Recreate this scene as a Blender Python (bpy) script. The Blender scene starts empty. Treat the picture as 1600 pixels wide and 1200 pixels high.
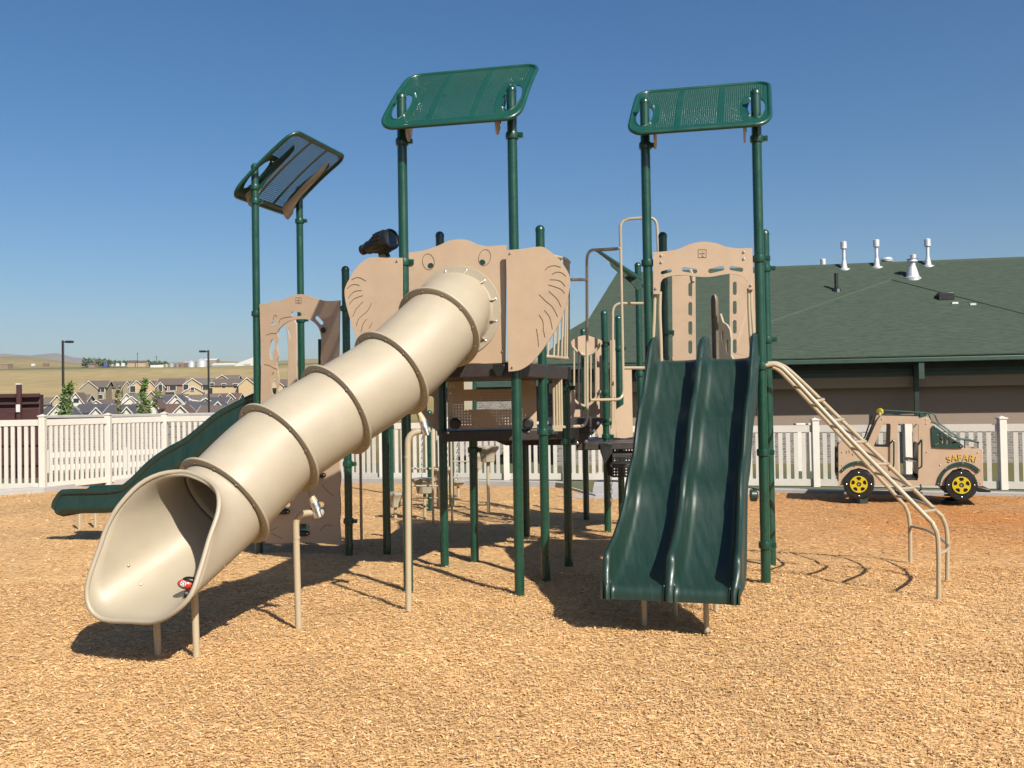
import bpy, bmesh, math, random
import numpy as np
from mathutils import Vector, Matrix, geometry, noise

random.seed(7)
rng = np.random.default_rng(7)
V = Vector
SC = bpy.context.scene
COL = SC.collection

# ------------------------------------------------------------------ camera
FOC = 1556.0                      # focal length in pixels of a 1600 px wide picture
CAM = V((0, 0, 1.7))
PITCH = math.atan(30 / FOC)
ROLL = math.radians(0.94)
_f = V((0, math.cos(PITCH), math.sin(PITCH)))
_r0 = V((1, 0, 0)); _u0 = V((0, -math.sin(PITCH), math.cos(PITCH)))
_r = _r0 * math.cos(ROLL) - _u0 * math.sin(ROLL)
_u = _u0 * math.cos(ROLL) + _r0 * math.sin(ROLL)
cd = bpy.data.cameras.new('camera'); cam = bpy.data.objects.new('camera', cd); COL.objects.link(cam)
cd.sensor_fit = 'HORIZONTAL'; cd.sensor_width = 36.0; cd.lens = 36.0 * FOC / 1600
cd.clip_start = 0.05; cd.clip_end = 20000
m = Matrix((_r, _u, -_f)).transposed().to_4x4(); m.translation = CAM
cam.matrix_world = m
SC.camera = cam

def ray(px, py):
    d = _f + _r * ((px - 800) / FOC) + _u * ((600 - py) / FOC)
    return d / d.y
def at(px, py, Y):
    """the world point seen at photo pixel (px,py), Y metres in front of the lens"""
    return CAM + ray(px, py) * Y
def gnd(px, py, z=0.0):
    d = ray(px, py); return CAM + d * ((z - CAM.z) / d.z)
def onplane(px, py, p0, n):
    d = ray(px, py); return CAM + d * ((p0 - CAM).dot(n) / d.dot(n))
def horizon(px):
    return 630 - (px - 800) * math.tan(ROLL)
def zat(px, py, Y):
    return at(px, py, Y).z

# ------------------------------------------------------------------ objects
ORG = {}
def worg(o):
    return ORG.get(o.name, V((0, 0, 0))) if o else V((0, 0, 0))
def tag(o, label=None, cat=None, group=None, kind=None):
    if label: o['label'] = label
    if cat: o['category'] = cat
    if group: o['group'] = group
    if kind: o['kind'] = kind
    return o
def thing(name, loc, label, cat, group=None):
    o = bpy.data.objects.new(name, None); COL.objects.link(o)
    o.location = loc; o.empty_display_size = 0.2
    ORG[o.name] = V(loc)
    return tag(o, label, cat, group)

class MB:
    """collects shapes in world coordinates, then links them as ONE mesh object"""
    def __init__(s): s.v = []; s.f = []
    def add(s, vs, fs):
        b = len(s.v); s.v.extend([V(q) for q in vs]); s.f.extend([tuple(i + b for i in f) for f in fs]); return s
    def box(s, c, dx, dy, dz, ax=None, ay=None, az=None):
        ax = ax or V((1, 0, 0)); ay = ay or V((0, 1, 0)); az = az or V((0, 0, 1)); c = V(c)
        vs = [c + ax * (dx * i / 2) + ay * (dy * j / 2) + az * (dz * k / 2) for i in (-1, 1) for j in (-1, 1) for k in (-1, 1)]
        return s.add(vs, [(0, 1, 3, 2), (4, 6, 7, 5), (0, 4, 5, 1), (2, 3, 7, 6), (0, 2, 6, 4), (1, 5, 7, 3)])
    def loft(s, rings, caps=True, close=True):
        n = len(rings[0]); vs = [q for r in rings for q in r]; fs = []
        for i in range(len(rings) - 1):
            for j in range(n if close else n - 1):
                k = (j + 1) % n
                fs.append((i * n + j, i * n + k, (i + 1) * n + k, (i + 1) * n + j))
        if caps:
            fs.append(tuple(range(n))[::-1]); fs.append(tuple((len(rings) - 1) * n + j for j in range(n)))
        return s.add(vs, fs)
    def tube(s, pts, r, n=12, caps=True, closed=False):
        pts = [V(p) for p in pts]; N = len(pts); rings = []; up = None
        for i, p in enumerate(pts):
            a = pts[i - 1] if i > 0 else (pts[-1] if closed else p)
            b = pts[(i + 1) % N] if (i < N - 1 or closed) else p
            t = (b - a).normalized()
            if up is None:
                up = V((0, 0, 1)) if abs(t.z) < 0.9 else V((1, 0, 0))
            up = (up - t * up.dot(t)).normalized(); w = t.cross(up)
            rr = r[i] if isinstance(r, (list, tuple)) else r
            rings.append([p + (up * math.cos(2 * math.pi * k / n) + w * math.sin(2 * math.pi * k / n)) * rr for k in range(n)])
        if closed: rings.append(rings[0])
        return s.loft(rings, caps and not closed)
    def lathe(s, prof, o, ax=V((0, 0, 1)), n=20):
        ax = V(ax).normalized(); a = ax.orthogonal().normalized(); b = ax.cross(a)
        return s.loft([[V(o) + ax * h + (a * math.cos(2 * math.pi * k / n) + b * math.sin(2 * math.pi * k / n)) * r for k in range(n)] for r, h in prof], True)
    def prism(s, outer, thick, nrm, holes=()):
        """flat outline (3D points), pushed back by thick against nrm, with through holes"""
        nrm = V(nrm).normalized(); loops = [list(outer)] + [list(h) for h in holes]
        tris = geometry.tessellate_polygon([[V(q) for q in l] for l in loops])
        flat = [V(q) for l in loops for q in l]; N = len(flat)
        vs = flat + [q - nrm * thick for q in flat]
        fs = [tuple(t) for t in tris] + [tuple(i + N for i in reversed(t)) for t in tris]
        b = 0
        for l in loops:
            n = len(l)
            for j in range(n):
                k = (j + 1) % n; fs.append((b + j, b + k, b + k + N, b + j + N))
            b += n
        return s.add(vs, fs)
    def build(s, name, mat, parent=None, smooth=35, bevel=0, weld=False, solid=0, seg=2):
        o_ = worg(parent)
        if parent is None:
            xs = [q.x for q in s.v]; ys = [q.y for q in s.v]; zs = [q.z for q in s.v]
            o_ = V(((min(xs) + max(xs)) / 2, (min(ys) + max(ys)) / 2, min(zs)))
        me = bpy.data.meshes.new(name)
        me.from_pydata([tuple(q - o_) for q in s.v], [], s.f); me.validate()
        bm = bmesh.new(); bm.from_mesh(me)
        if weld: bmesh.ops.remove_doubles(bm, verts=bm.verts, dist=1e-5)
        bmesh.ops.recalc_face_normals(bm, faces=bm.faces); bm.to_mesh(me); bm.free()
        if smooth:
            me.shade_smooth(); me.set_sharp_from_angle(angle=math.radians(smooth))
        me.materials.append(mat)
        o = bpy.data.objects.new(name, me); COL.objects.link(o)
        if parent is not None:
            o.parent = parent; ORG[o.name] = o_
        else:
            o.location = o_; ORG[o.name] = o_
        if solid:
            md = o.modifiers.new('thickness', 'SOLIDIFY'); md.thickness = solid; md.offset = 0
        if bevel:
            md = o.modifiers.new('rounded', 'BEVEL'); md.width = bevel; md.segments = seg; md.limit_method = 'ANGLE'; md.angle_limit = math.radians(40); md.use_clamp_overlap = True
        return o

def crom(pts, n=8, closed=False):
    """Catmull-Rom through points"""
    pts = [V(p) for p in pts]; N = len(pts); out = []
    rngN = N if closed else N - 1
    for i in range(rngN):
        p1 = pts[i]; p2 = pts[(i + 1) % N]
        p0 = pts[i - 1] if (i > 0 or closed) else p1 * 2 - p2
        p3 = pts[(i + 2) % N] if (i + 2 < N or closed) else p2 * 2 - p1
        for k in range(n):
            t = k / n
            out.append(0.5 * ((2 * p1) + (p2 - p0) * t + (2 * p0 - 5 * p1 + 4 * p2 - p3) * t * t + (3 * p1 - p0 - 3 * p2 + p3) * t ** 3))
    if not closed: out.append(pts[-1])
    return out
def bend(pts, r, n=6):
    """polyline with its corners rounded"""
    pts = [V(p) for p in pts]; out = [pts[0]]
    for i in range(1, len(pts) - 1):
        a, b, c = pts[i - 1], pts[i], pts[i + 1]
        d = min(r, (a - b).length * .49, (c - b).length * .49)
        p = b + (a - b).normalized() * d; q = b + (c - b).normalized() * d
        for k in range(n + 1):
            t = k / n; out.append(p * (1 - t) ** 2 + b * 2 * t * (1 - t) + q * t * t)
    out.append(pts[-1]); return out
def ell(cx, cy, rx, ry, n=24, rot=0.0):
    c, s_ = math.cos(rot), math.sin(rot)
    return [(cx + rx * math.cos(2 * math.pi * k / n) * c - ry * math.sin(2 * math.pi * k / n) * s_,
             cy + rx * math.cos(2 * math.pi * k / n) * s_ + ry * math.sin(2 * math.pi * k / n) * c) for k in range(n)]
def slot(x0, y0, x1, y1, r, n=6):
    """pixel outline of a round-ended slot between two points"""
    a = math.atan2(y1 - y0, x1 - x0); out = []
    for k in range(n + 1):
        t = a - math.pi / 2 + math.pi * k / n; out.append((x1 + r * math.cos(t), y1 + r * math.sin(t)))
    for k in range(n + 1):
        t = a + math.pi / 2 + math.pi * k / n; out.append((x0 + r * math.cos(t), y0 + r * math.sin(t)))
    return out
def smooth2(pts, n=6, closed=True):
    return [(q.x, q.y) for q in crom([V((a, b, 0)) for a, b in pts], n, closed)]
def interp(x, xs, ys):
    return float(np.interp(x, xs, ys))
def sstep(a, b, x):
    t = max(0, min(1, (x - a) / (b - a))); return t * t * (3 - 2 * t)

# ------------------------------------------------------------------ materials
def _nt(name):
    mt = bpy.data.materials.new(name); mt.use_nodes = True
    nt = mt.node_tree; return mt, nt, nt.nodes, nt.links, nt.nodes['Principled BSDF']
ALB = .60      # overall reflectance of paints, set against the exposure
def mat(name, rgb, rough=.5, var=.08, scale=6.0, bump=0.0, bscale=60.0, metal=0.0, spec=.5, coat=0.0, rvar=.12, stretch=(1, 1, 1), dust=None, dustamt=0.0, scratch=None):
    if not metal: rgb = tuple(c * ALB for c in rgb); dust = tuple(c * ALB for c in dust) if dust else None
    mt, nt, N, L, P = _nt(name)
    tc = N.new('ShaderNodeTexCoord'); mp = N.new('ShaderNodeMapping'); mp.inputs['Scale'].default_value = stretch
    L.new(tc.outputs['Object'], mp.inputs['Vector'])
    nz = N.new('ShaderNodeTexNoise'); nz.inputs['Scale'].default_value = scale; nz.inputs['Detail'].default_value = 6; nz.inputs['Roughness'].default_value = .65
    L.new(mp.outputs[0], nz.inputs['Vector'])
    rp = N.new('ShaderNodeMapRange'); rp.inputs[1].default_value = .25; rp.inputs[2].default_value = .75
    rp.inputs[3].default_value = 1 - var; rp.inputs[4].default_value = 1 + var
    L.new(nz.outputs['Fac'], rp.inputs[0])
    hs = N.new('ShaderNodeHueSaturation'); hs.inputs['Color'].default_value = (*rgb, 1); L.new(rp.outputs[0], hs.inputs['Value'])
    out = hs.outputs[0]
    if dust:
        n2 = N.new('ShaderNodeTexNoise'); n2.inputs['Scale'].default_value = scale * 2.3; n2.inputs['Detail'].default_value = 8; n2.inputs['Roughness'].default_value = .75
        L.new(mp.outputs[0], n2.inputs['Vector'])
        r2 = N.new('ShaderNodeMapRange'); r2.inputs[1].default_value = .5; r2.inputs[2].default_value = .75; r2.inputs[4].default_value = dustamt
        L.new(n2.outputs['Fac'], r2.inputs[0])
        mx = N.new('ShaderNodeMix'); mx.data_type = 'RGBA'; L.new(r2.outputs[0], mx.inputs[0]); L.new(out, mx.inputs[6]); mx.inputs[7].default_value = (*dust, 1)
        out = mx.outputs[2]
    if scratch:
        m3 = N.new('ShaderNodeMapping'); m3.inputs['Scale'].default_value = (46, 1.6, 1.6); m3.inputs['Rotation'].default_value = (0, 0, -.28); L.new(tc.outputs['Object'], m3.inputs['Vector'])
        n3 = N.new('ShaderNodeTexNoise'); n3.inputs['Scale'].default_value = 1.4; n3.inputs['Detail'].default_value = 4; n3.inputs['Roughness'].default_value = .7; L.new(m3.outputs[0], n3.inputs['Vector'])
        r3 = N.new('ShaderNodeMapRange'); r3.inputs[1].default_value = .62; r3.inputs[2].default_value = .74; r3.inputs[4].default_value = .55; L.new(n3.outputs['Fac'], r3.inputs[0])
        mx3 = N.new('ShaderNodeMix'); mx3.data_type = 'RGBA'; L.new(r3.outputs[0], mx3.inputs[0]); L.new(out, mx3.inputs[6]); mx3.inputs[7].default_value = (*scratch, 1); out = mx3.outputs[2]
    L.new(out, P.inputs['Base Color'])
    rr = N.new('ShaderNodeMapRange'); rr.inputs[1].default_value = .3; rr.inputs[2].default_value = .7
    rr.inputs[3].default_value = max(.02, rough - rvar); rr.inputs[4].default_value = min(1, rough + rvar)
    L.new(nz.outputs['Fac'], rr.inputs[0]); L.new(rr.outputs[0], P.inputs['Roughness'])
    P.inputs['Metallic'].default_value = metal; P.inputs['Specular IOR Level'].default_value = spec; P.inputs['Coat Weight'].default_value = coat
    P.inputs['Coat Roughness'].default_value = .12
    if bump:
        bz = N.new('ShaderNodeTexNoise'); bz.inputs['Scale'].default_value = bscale; bz.inputs['Detail'].default_value = 3
        L.new(mp.outputs[0], bz.inputs['Vector'])
        bp = N.new('ShaderNodeBump'); bp.inputs['Strength'].default_value = bump; bp.inputs['Distance'].default_value = .01
        L.new(bz.outputs['Fac'], bp.inputs['Height']); L.new(bp.outputs[0], P.inputs['Normal'])
    return mt

M = {}
M['tan'] = mat('tan_board', (.61, .45, .31), .5, .05, 5, .12, 220, dust=(.5, .36, .24), dustamt=.35)
M['tan_groove'] = mat('engraved_line', (.17, .125, .07), .7)
M['cream'] = mat('cream_plastic', (.50, .435, .325), .5, .05, 3.5, .04, 90, coat=.0, dust=(.58, .45, .29), dustamt=.3)
M['cream_tube'] = mat('cream_coated_steel', (.55, .455, .31), .33, .04, 8, .03, 200, coat=.15)
M['green'] = mat('green_coated_steel', (.007, .066, .040), .30, .10, 6, .06, 160, coat=.25, dust=(.02, .09, .06), dustamt=.5)
M['green_roof'] = mat('green_coated_mesh', (.0075, .082, .056), .38, .08, 6, .03, 160, coat=.2)
M['green_slide'] = mat('dark_green_plastic', (.0125, .042, .032), .43, .12, 3, .05, 120, coat=.06, stretch=(7, 1, 1), dust=(.026, .060, .047), dustamt=.28, scratch=(.055, .085, .075))
M['green_board'] = mat('green_board', (.011, .058, .042), .5, .08, 6)
M['black'] = mat('black_plastic', (.012, .014, .013), .42, .15, 10, .1, 200)
M['deck'] = mat('brown_coated_deck', (.040, .030, .029), .5, .15, 8, .15, 150, dust=(.10, .075, .06), dustamt=.5)
M['steel'] = mat('galvanised_steel', (.62, .64, .66), .32, .12, 25, 0, metal=1.0)
M['bolt'] = mat('bolt_steel', (.6, .6, .58), .25, .1, 40, metal=1.0)
M['vinyl'] = mat('almond_vinyl', (.79, .75, .675), .45, .04, 3, .03, 60, dust=(.62, .53, .42), dustamt=.3)
M['white_vinyl'] = mat('white_vinyl', (.78, .76, .71), .5, .04, 3)
M['concrete'] = mat('concrete', (.48, .465, .45), .85, .12, 4, .25, 80, dust=(.34, .31, .28), dustamt=.5)
M['pedestal_shade'] = mat('shade_toned_plastic', (.20, .155, .115), .5, .06, 8)  # shade on the wheel pedestal, put into a darker base colour
M['yellow'] = mat('yellow_plastic', (.72, .54, .015), .4, .05, 10)
M['orange'] = mat('orange_plastic', (.82, .50, .05), .4, .05, 10)
M['red'] = mat('red_plastic', (.62, .05, .025), .35, .05, 10, coat=.3)
M['white'] = mat('white_paint', (.80, .79, .76), .5, .05, 10)
M['maroon'] = mat('maroon_stained_wood', (.075, .026, .026), .6, .25, 3, .2, 40, stretch=(1, 1, 8))
M['dark_pole'] = mat('dark_bronze_pole', (.022, .018, .016), .45, .1, 6)
M['glass'] = mat('window_glass', (.03, .04, .05), .08, .1, 3, spec=.8)
M['bark'] = mat('bark', (.13, .09, .06), .9, .25, 20, .5, 60)

def leafmat(name, c1, c2):
    mt, nt, N, L, P = _nt(name)
    g = N.new('ShaderNodeNewGeometry'); r = N.new('ShaderNodeValToRGB')
    r.color_ramp.elements[0].color = (*c1, 1); r.color_ramp.elements[1].color = (*c2, 1)
    L.new(g.outputs['Random Per Island'], r.inputs[0]); L.new(r.outputs[0], P.inputs['Base Color'])
    P.inputs['Roughness'].default_value = .55; P.inputs['Subsurface Weight'].default_value = 0
    return mt
M['leaf'] = leafmat('leaf', (.03, .072, .014), (.115, .17, .034))
M['leaf_sparse'] = leafmat('sparse_leaf', (.06, .085, .03), (.16, .17, .06))
M['leaf_far'] = leafmat('far_leaf', (.03, .055, .025), (.08, .11, .05))

def chipmat(name, per_island):
    mt, nt, N, L, P = _nt(name)
    geo = N.new('ShaderNodeNewGeometry')
    ramp = N.new('ShaderNodeValToRGB'); cr = ramp.color_ramp
    cr.elements[0].position = 0; cr.elements[0].color = (.29, .155, .062, 1)
    cr.elements[1].position = 1; cr.elements[1].color = (.70, .50, .30, 1)
    for p, c in ((.13, (.43, .24, .097)), (.45, (.61, .372, .162)), (.75, (.655, .418, .195)), (.93, (.68, .455, .235))):
        e = cr.elements.new(p); e.color = (*c, 1)
    bump = None
    if per_island:
        L.new(geo.outputs['Random Per Island'], ramp.inputs[0])
    else:
        # matted shreds: two crossing layers of stretched cells
        facs = []
        for k, (ang, sx, sy, sc) in enumerate(((.5, 1, 3.6, 26), (2.1, 1, 3.2, 31), (1.2, 1, 4, 22))):
            mp = N.new('ShaderNodeMapping'); mp.inputs['Rotation'].default_value = (0, 0, ang); mp.inputs['Scale'].default_value = (sx, sy, 1)
            L.new(geo.outputs['Position'], mp.inputs['Vector'])
            vo = N.new('ShaderNodeTexVoronoi'); vo.inputs['Scale'].default_value = sc; vo.inputs['Randomness'].default_value = 1
            nzw = N.new('ShaderNodeTexNoise'); nzw.inputs['Scale'].default_value = 9; nzw.inputs['Detail'].default_value = 2
            L.new(geo.outputs['Position'], nzw.inputs['Vector'])
            mxv = N.new('ShaderNodeMix'); mxv.data_type = 'VECTOR'; mxv.inputs[0].default_value = .08
            L.new(mp.outputs[0], mxv.inputs[4]); L.new(nzw.outputs['Color'], mxv.inputs[5])
            L.new(mxv.outputs[1], vo.inputs['Vector'])
            sp = N.new('ShaderNodeSeparateColor'); L.new(vo.outputs['Color'], sp.inputs[0]); facs.append((sp.outputs[0], vo.outputs['Distance']))
        a = N.new('ShaderNodeMath'); a.operation = 'ADD'; L.new(facs[0][0], a.inputs[0]); L.new(facs[1][0], a.inputs[1])
        b = N.new('ShaderNodeMath'); b.operation = 'ADD'; L.new(a.outputs[0], b.inputs[0]); L.new(facs[2][0], b.inputs[1])
        c = N.new('ShaderNodeMapRange'); c.inputs[1].default_value = .55; c.inputs[2].default_value = 2.45
        L.new(b.outputs[0], c.inputs[0]); L.new(c.outputs[0], ramp.inputs[0])
        bp = N.new('ShaderNodeBump'); bp.inputs['Strength'].default_value = .9; bp.inputs['Distance'].default_value = .035
        L.new(b.outputs[0], bp.inputs['Height']); L.new(bp.outputs[0], P.inputs['Normal'])
    # broad patches of paler and more orange, wetter chips (their own colour)
    nz = N.new('ShaderNodeTexNoise'); nz.inputs['Scale'].default_value = .55; nz.inputs['Detail'].default_value = 5; nz.inputs['Roughness'].default_value = .6
    L.new(geo.outputs['Position'], nz.inputs['Vector'])
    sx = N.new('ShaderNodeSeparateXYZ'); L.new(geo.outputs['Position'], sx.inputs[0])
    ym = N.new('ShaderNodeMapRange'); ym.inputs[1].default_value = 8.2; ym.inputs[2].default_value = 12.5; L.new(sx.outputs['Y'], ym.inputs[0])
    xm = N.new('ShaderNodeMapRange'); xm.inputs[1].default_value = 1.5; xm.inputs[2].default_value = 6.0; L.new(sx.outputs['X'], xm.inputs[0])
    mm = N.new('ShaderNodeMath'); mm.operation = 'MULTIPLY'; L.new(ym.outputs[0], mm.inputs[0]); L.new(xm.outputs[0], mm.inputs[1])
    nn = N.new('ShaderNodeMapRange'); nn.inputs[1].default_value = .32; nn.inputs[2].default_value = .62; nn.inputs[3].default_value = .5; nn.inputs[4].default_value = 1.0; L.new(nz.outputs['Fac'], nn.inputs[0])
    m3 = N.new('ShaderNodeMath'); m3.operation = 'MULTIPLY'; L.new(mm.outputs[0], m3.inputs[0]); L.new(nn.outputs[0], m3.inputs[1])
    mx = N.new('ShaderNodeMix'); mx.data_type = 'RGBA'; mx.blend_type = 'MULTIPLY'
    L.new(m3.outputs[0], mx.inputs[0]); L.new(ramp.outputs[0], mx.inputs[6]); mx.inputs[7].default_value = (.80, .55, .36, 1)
    pt = N.new('ShaderNodeMapRange'); pt.inputs[1].default_value = .3; pt.inputs[2].default_value = .7; pt.inputs[3].default_value = .86; pt.inputs[4].default_value = 1.1
    L.new(nz.outputs['Fac'], pt.inputs[0])
    hs = N.new('ShaderNodeHueSaturation'); L.new(mx.outputs[2], hs.inputs['Color']); L.new(pt.outputs[0], hs.inputs['Value'])
    L.new(hs.outputs[0], P.inputs['Base Color']); P.inputs['Roughness'].default_value = .8; P.inputs['Specular IOR Level'].default_value = .25
    return mt
M['chip_bed'] = chipmat('wood_chip_bed', False)
M['chip'] = chipmat('wood_chip', True)

def terrmat():
    mt, nt, N, L, P = _nt('dry_grassland')
    geo = N.new('ShaderNodeNewGeometry')
    sx = N.new('ShaderNodeSeparateXYZ'); L.new(geo.outputs['Position'], sx.inputs[0])
    nz = N.new('ShaderNodeTexNoise'); nz.inputs['Scale'].default_value = .012; nz.inputs['Detail'].default_value = 8; nz.inputs['Roughness'].default_value = .7
    mp = N.new('ShaderNodeMapping'); mp.inputs['Scale'].default_value = (1, .35, 1); L.new(geo.outputs['Position'], mp.inputs[0]); L.new(mp.outputs[0], nz.inputs['Vector'])
    ad = N.new('ShaderNodeMath'); ad.operation = 'MULTIPLY_ADD'; ad.inputs[1].default_value = 160; L.new(nz.outputs['Fac'], ad.inputs[0]); L.new(sx.outputs['Y'], ad.inputs[2])
    mr = N.new('ShaderNodeMapRange'); mr.inputs[1].default_value = 80; mr.inputs[2].default_value = 1880; L.new(ad.outputs[0], mr.inputs[0])
    r = N.new('ShaderNodeValToRGB'); cr = r.color_ramp
    cr.elements[0].position = 0; cr.elements[0].color = (.105, .10, .045, 1)
    cr.elements[1].position = 1; cr.elements[1].color = (.20, .16, .078, 1)
    for p, c in ((.16, (.36, .28, .125)), (.30, (.47, .355, .175)), (.40, (.40, .315, .15)), (.50, (.45, .345, .165)), (.60, (.27, .255, .10)), (.655, (.12, .115, .055)), (.69, (.25, .225, .10)), (.80, (.36, .275, .13)), (.9, (.29, .24, .11))):
        e = cr.elements.new(p); e.color = (*(q * .62 for q in c), 1)
    L.new(mr.outputs[0], r.inputs[0])
    n2 = N.new('ShaderNodeTexNoise'); n2.inputs['Scale'].default_value = .09; n2.inputs['Detail'].default_value = 6; L.new(mp.outputs[0], n2.inputs['Vector'])
    m2 = N.new('ShaderNodeMapRange'); m2.inputs[1].default_value = .3; m2.inputs[2].default_value = .7; m2.inputs[3].default_value = .82; m2.inputs[4].default_value = 1.15; L.new(n2.outputs['Fac'], m2.inputs[0])
    hs = N.new('ShaderNodeHueSaturation'); L.new(r.outputs[0], hs.inputs['Color']); L.new(m2.outputs[0], hs.inputs['Value']); L.new(hs.outputs[0], P.inputs['Base Color'])
    P.inputs['Roughness'].default_value = 1; P.inputs['Specular IOR Level'].default_value = .1
    return mt
M['terrain'] = terrmat()
M['lawn'] = mat('lawn', (.11, .125, .05), .9, .3, 8, .6, 60)
M['far_hill'] = mat('far_hill_rock', (.25, .225, .215), 1, .25, .004, spec=.05)

def shingle(name, c, sc=1.0, var=.3):
    mt, nt, N, L, P = _nt(name)
    tc = N.new('ShaderNodeTexCoord'); mp = N.new('ShaderNodeMapping'); L.new(tc.outputs['Object'], mp.inputs[0])
    mp.inputs['Scale'].default_value = (sc, sc * 1.0, sc * 2.2)
    vo = N.new('ShaderNodeTexNoise'); vo.inputs['Scale'].default_value = 2.2; vo.inputs['Detail'].default_value = 7; vo.inputs['Roughness'].default_value = .8
    mp2 = N.new('ShaderNodeMapping'); mp2.inputs['Scale'].default_value = (1.3, 1.3, 6.0); L.new(mp.outputs[0], mp2.inputs[0]); L.new(mp2.outputs[0], vo.inputs['Vector'])
    br = N.new('ShaderNodeMapRange'); br.inputs[1].default_value = .3; br.inputs[2].default_value = .7; br.inputs[3].default_value = 1 - var; br.inputs[4].default_value = 1 + var
    L.new(vo.outputs['Fac'], br.inputs[0])
    hs = N.new('ShaderNodeHueSaturation'); hs.inputs['Color'].default_value = (*(q * .66 for q in c), 1); L.new(br.outputs[0], hs.inputs['Value'])
    wv = N.new('ShaderNodeTexWave'); wv.bands_direction = 'Z'; wv.inputs['Scale'].default_value = 2.6; wv.inputs['Distortion'].default_value = .6; wv.inputs['Detail'].default_value = 3; wv.inputs['Detail Scale'].default_value = 4
    L.new(mp.outputs[0], wv.inputs['Vector'])
    bp = N.new('ShaderNodeBump'); bp.inputs['Strength'].default_value = .4; bp.inputs['Distance'].default_value = .03; L.new(wv.outputs['Fac'], bp.inputs['Height']); L.new(bp.outputs[0], P.inputs['Normal'])
    L.new(hs.outputs[0], P.inputs['Base Color']); P.inputs['Roughness'].default_value = .95; P.inputs['Specular IOR Level'].default_value = .15
    return mt
M['shingle_green'] = shingle('green_shingles', (.062, .088, .066), 1.0, .42)
M['shingle_cap'] = mat('green_metal_cap', (.062, .098, .066), .6, .1, 5)
def stonemat():
    mt, nt, N, L, P = _nt('stone_blocks')
    tc = N.new('ShaderNodeTexCoord'); mp = N.new('ShaderNodeMapping'); mp.inputs['Rotation'].default_value = (math.pi / 2, 0, 0); L.new(tc.outputs['Object'], mp.inputs[0])
    bk = N.new('ShaderNodeTexBrick'); bk.inputs['Scale'].default_value = 3.0; bk.inputs['Color1'].default_value = (.11, .093, .085, 1); bk.inputs['Color2'].default_value = (.20, .185, .17, 1)
    bk.inputs['Mortar'].default_value = (.25, .24, .22, 1); bk.inputs['Mortar Size'].default_value = .03; bk.inputs['Bias'].default_value = -.1
    nzw = N.new('ShaderNodeTexNoise'); nzw.inputs['Scale'].default_value = 3; L.new(mp.outputs[0], nzw.inputs['Vector'])
    mv = N.new('ShaderNodeMix'); mv.data_type = 'VECTOR'; mv.inputs[0].default_value = .06; L.new(mp.outputs[0], mv.inputs[4]); L.new(nzw.outputs['Color'], mv.inputs[5]); L.new(mv.outputs[1], bk.inputs['Vector'])
    L.new(bk.outputs['Color'], P.inputs['Base Color']); P.inputs['Roughness'].default_value = .9
    bp = N.new('ShaderNodeBump'); bp.inputs['Strength'].default_value = .6; bp.inputs['Distance'].default_value = .03; bp.invert = True; L.new(bk.outputs['Fac'], bp.inputs['Height']); L.new(bp.outputs[0], P.inputs['Normal'])
    return mt
M['stone'] = stonemat()
M['stucco_tan'] = mat('tan_stucco', (.40, .30, .225), .9, .06, 3, .4, 90)
M['stucco_brown'] = mat('brown_stucco', (.33, .25, .20), .9, .06, 3, .4, 90)
M['green_metal'] = mat('green_painted_metal', (.03, .075, .055), .5, .08, 4)
M['dark_green_metal'] = mat('dark_green_painted_metal', (.011, .028, .022), .5, .08, 4)
M['galv'] = mat('flue_galvanised', (.55, .56, .58), .45, .15, 6, metal=.5)

# ------------------------------------------------------------------ sky, sun
EL, AZ = math.radians(40), math.radians(148)
SUNV = V((math.sin(AZ) * math.cos(EL), math.cos(AZ) * math.cos(EL), math.sin(EL)))
w = bpy.data.worlds.new('World'); SC.world = w; w.use_nodes = True
sk = w.node_tree.nodes.new('ShaderNodeTexSky'); sk.sky_type = 'NISHITA'; sk.sun_disc = False
sk.sun_elevation = EL; sk.sun_rotation = AZ; sk.altitude = 600; sk.air_density = 1.0; sk.dust_density = 2.6; sk.ozone_density = 3.0
hs_ = w.node_tree.nodes.new('ShaderNodeHueSaturation'); hs_.inputs['Saturation'].default_value = 1.3; w.node_tree.links.new(sk.outputs[0], hs_.inputs['Color']); w.node_tree.links.new(hs_.outputs[0], w.node_tree.nodes['Background'].inputs[0])
w.node_tree.nodes['Background'].inputs[1].default_value = .060
sl = bpy.data.lights.new('sun', 'SUN'); sl.energy = 5.0; sl.angle = math.radians(.53); sl.color = (1, .93, .82)
so = bpy.data.objects.new('sun', sl); COL.objects.link(so); so.rotation_euler = (-SUNV).to_track_quat('-Z', 'Y').to_euler(); so.location = (8, -12, 15)
SC.view_settings.view_transform = 'Standard'; SC.view_settings.look = 'None'; SC.view_settings.exposure = .8; SC.view_settings.gamma = 1
SC.view_settings.use_curve_mapping = False
SC.render.engine = 'CYCLES'; SC.cycles.diffuse_bounces = 2; SC.cycles.max_bounces = 6; SC.cycles.volume_bounces = 0
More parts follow.
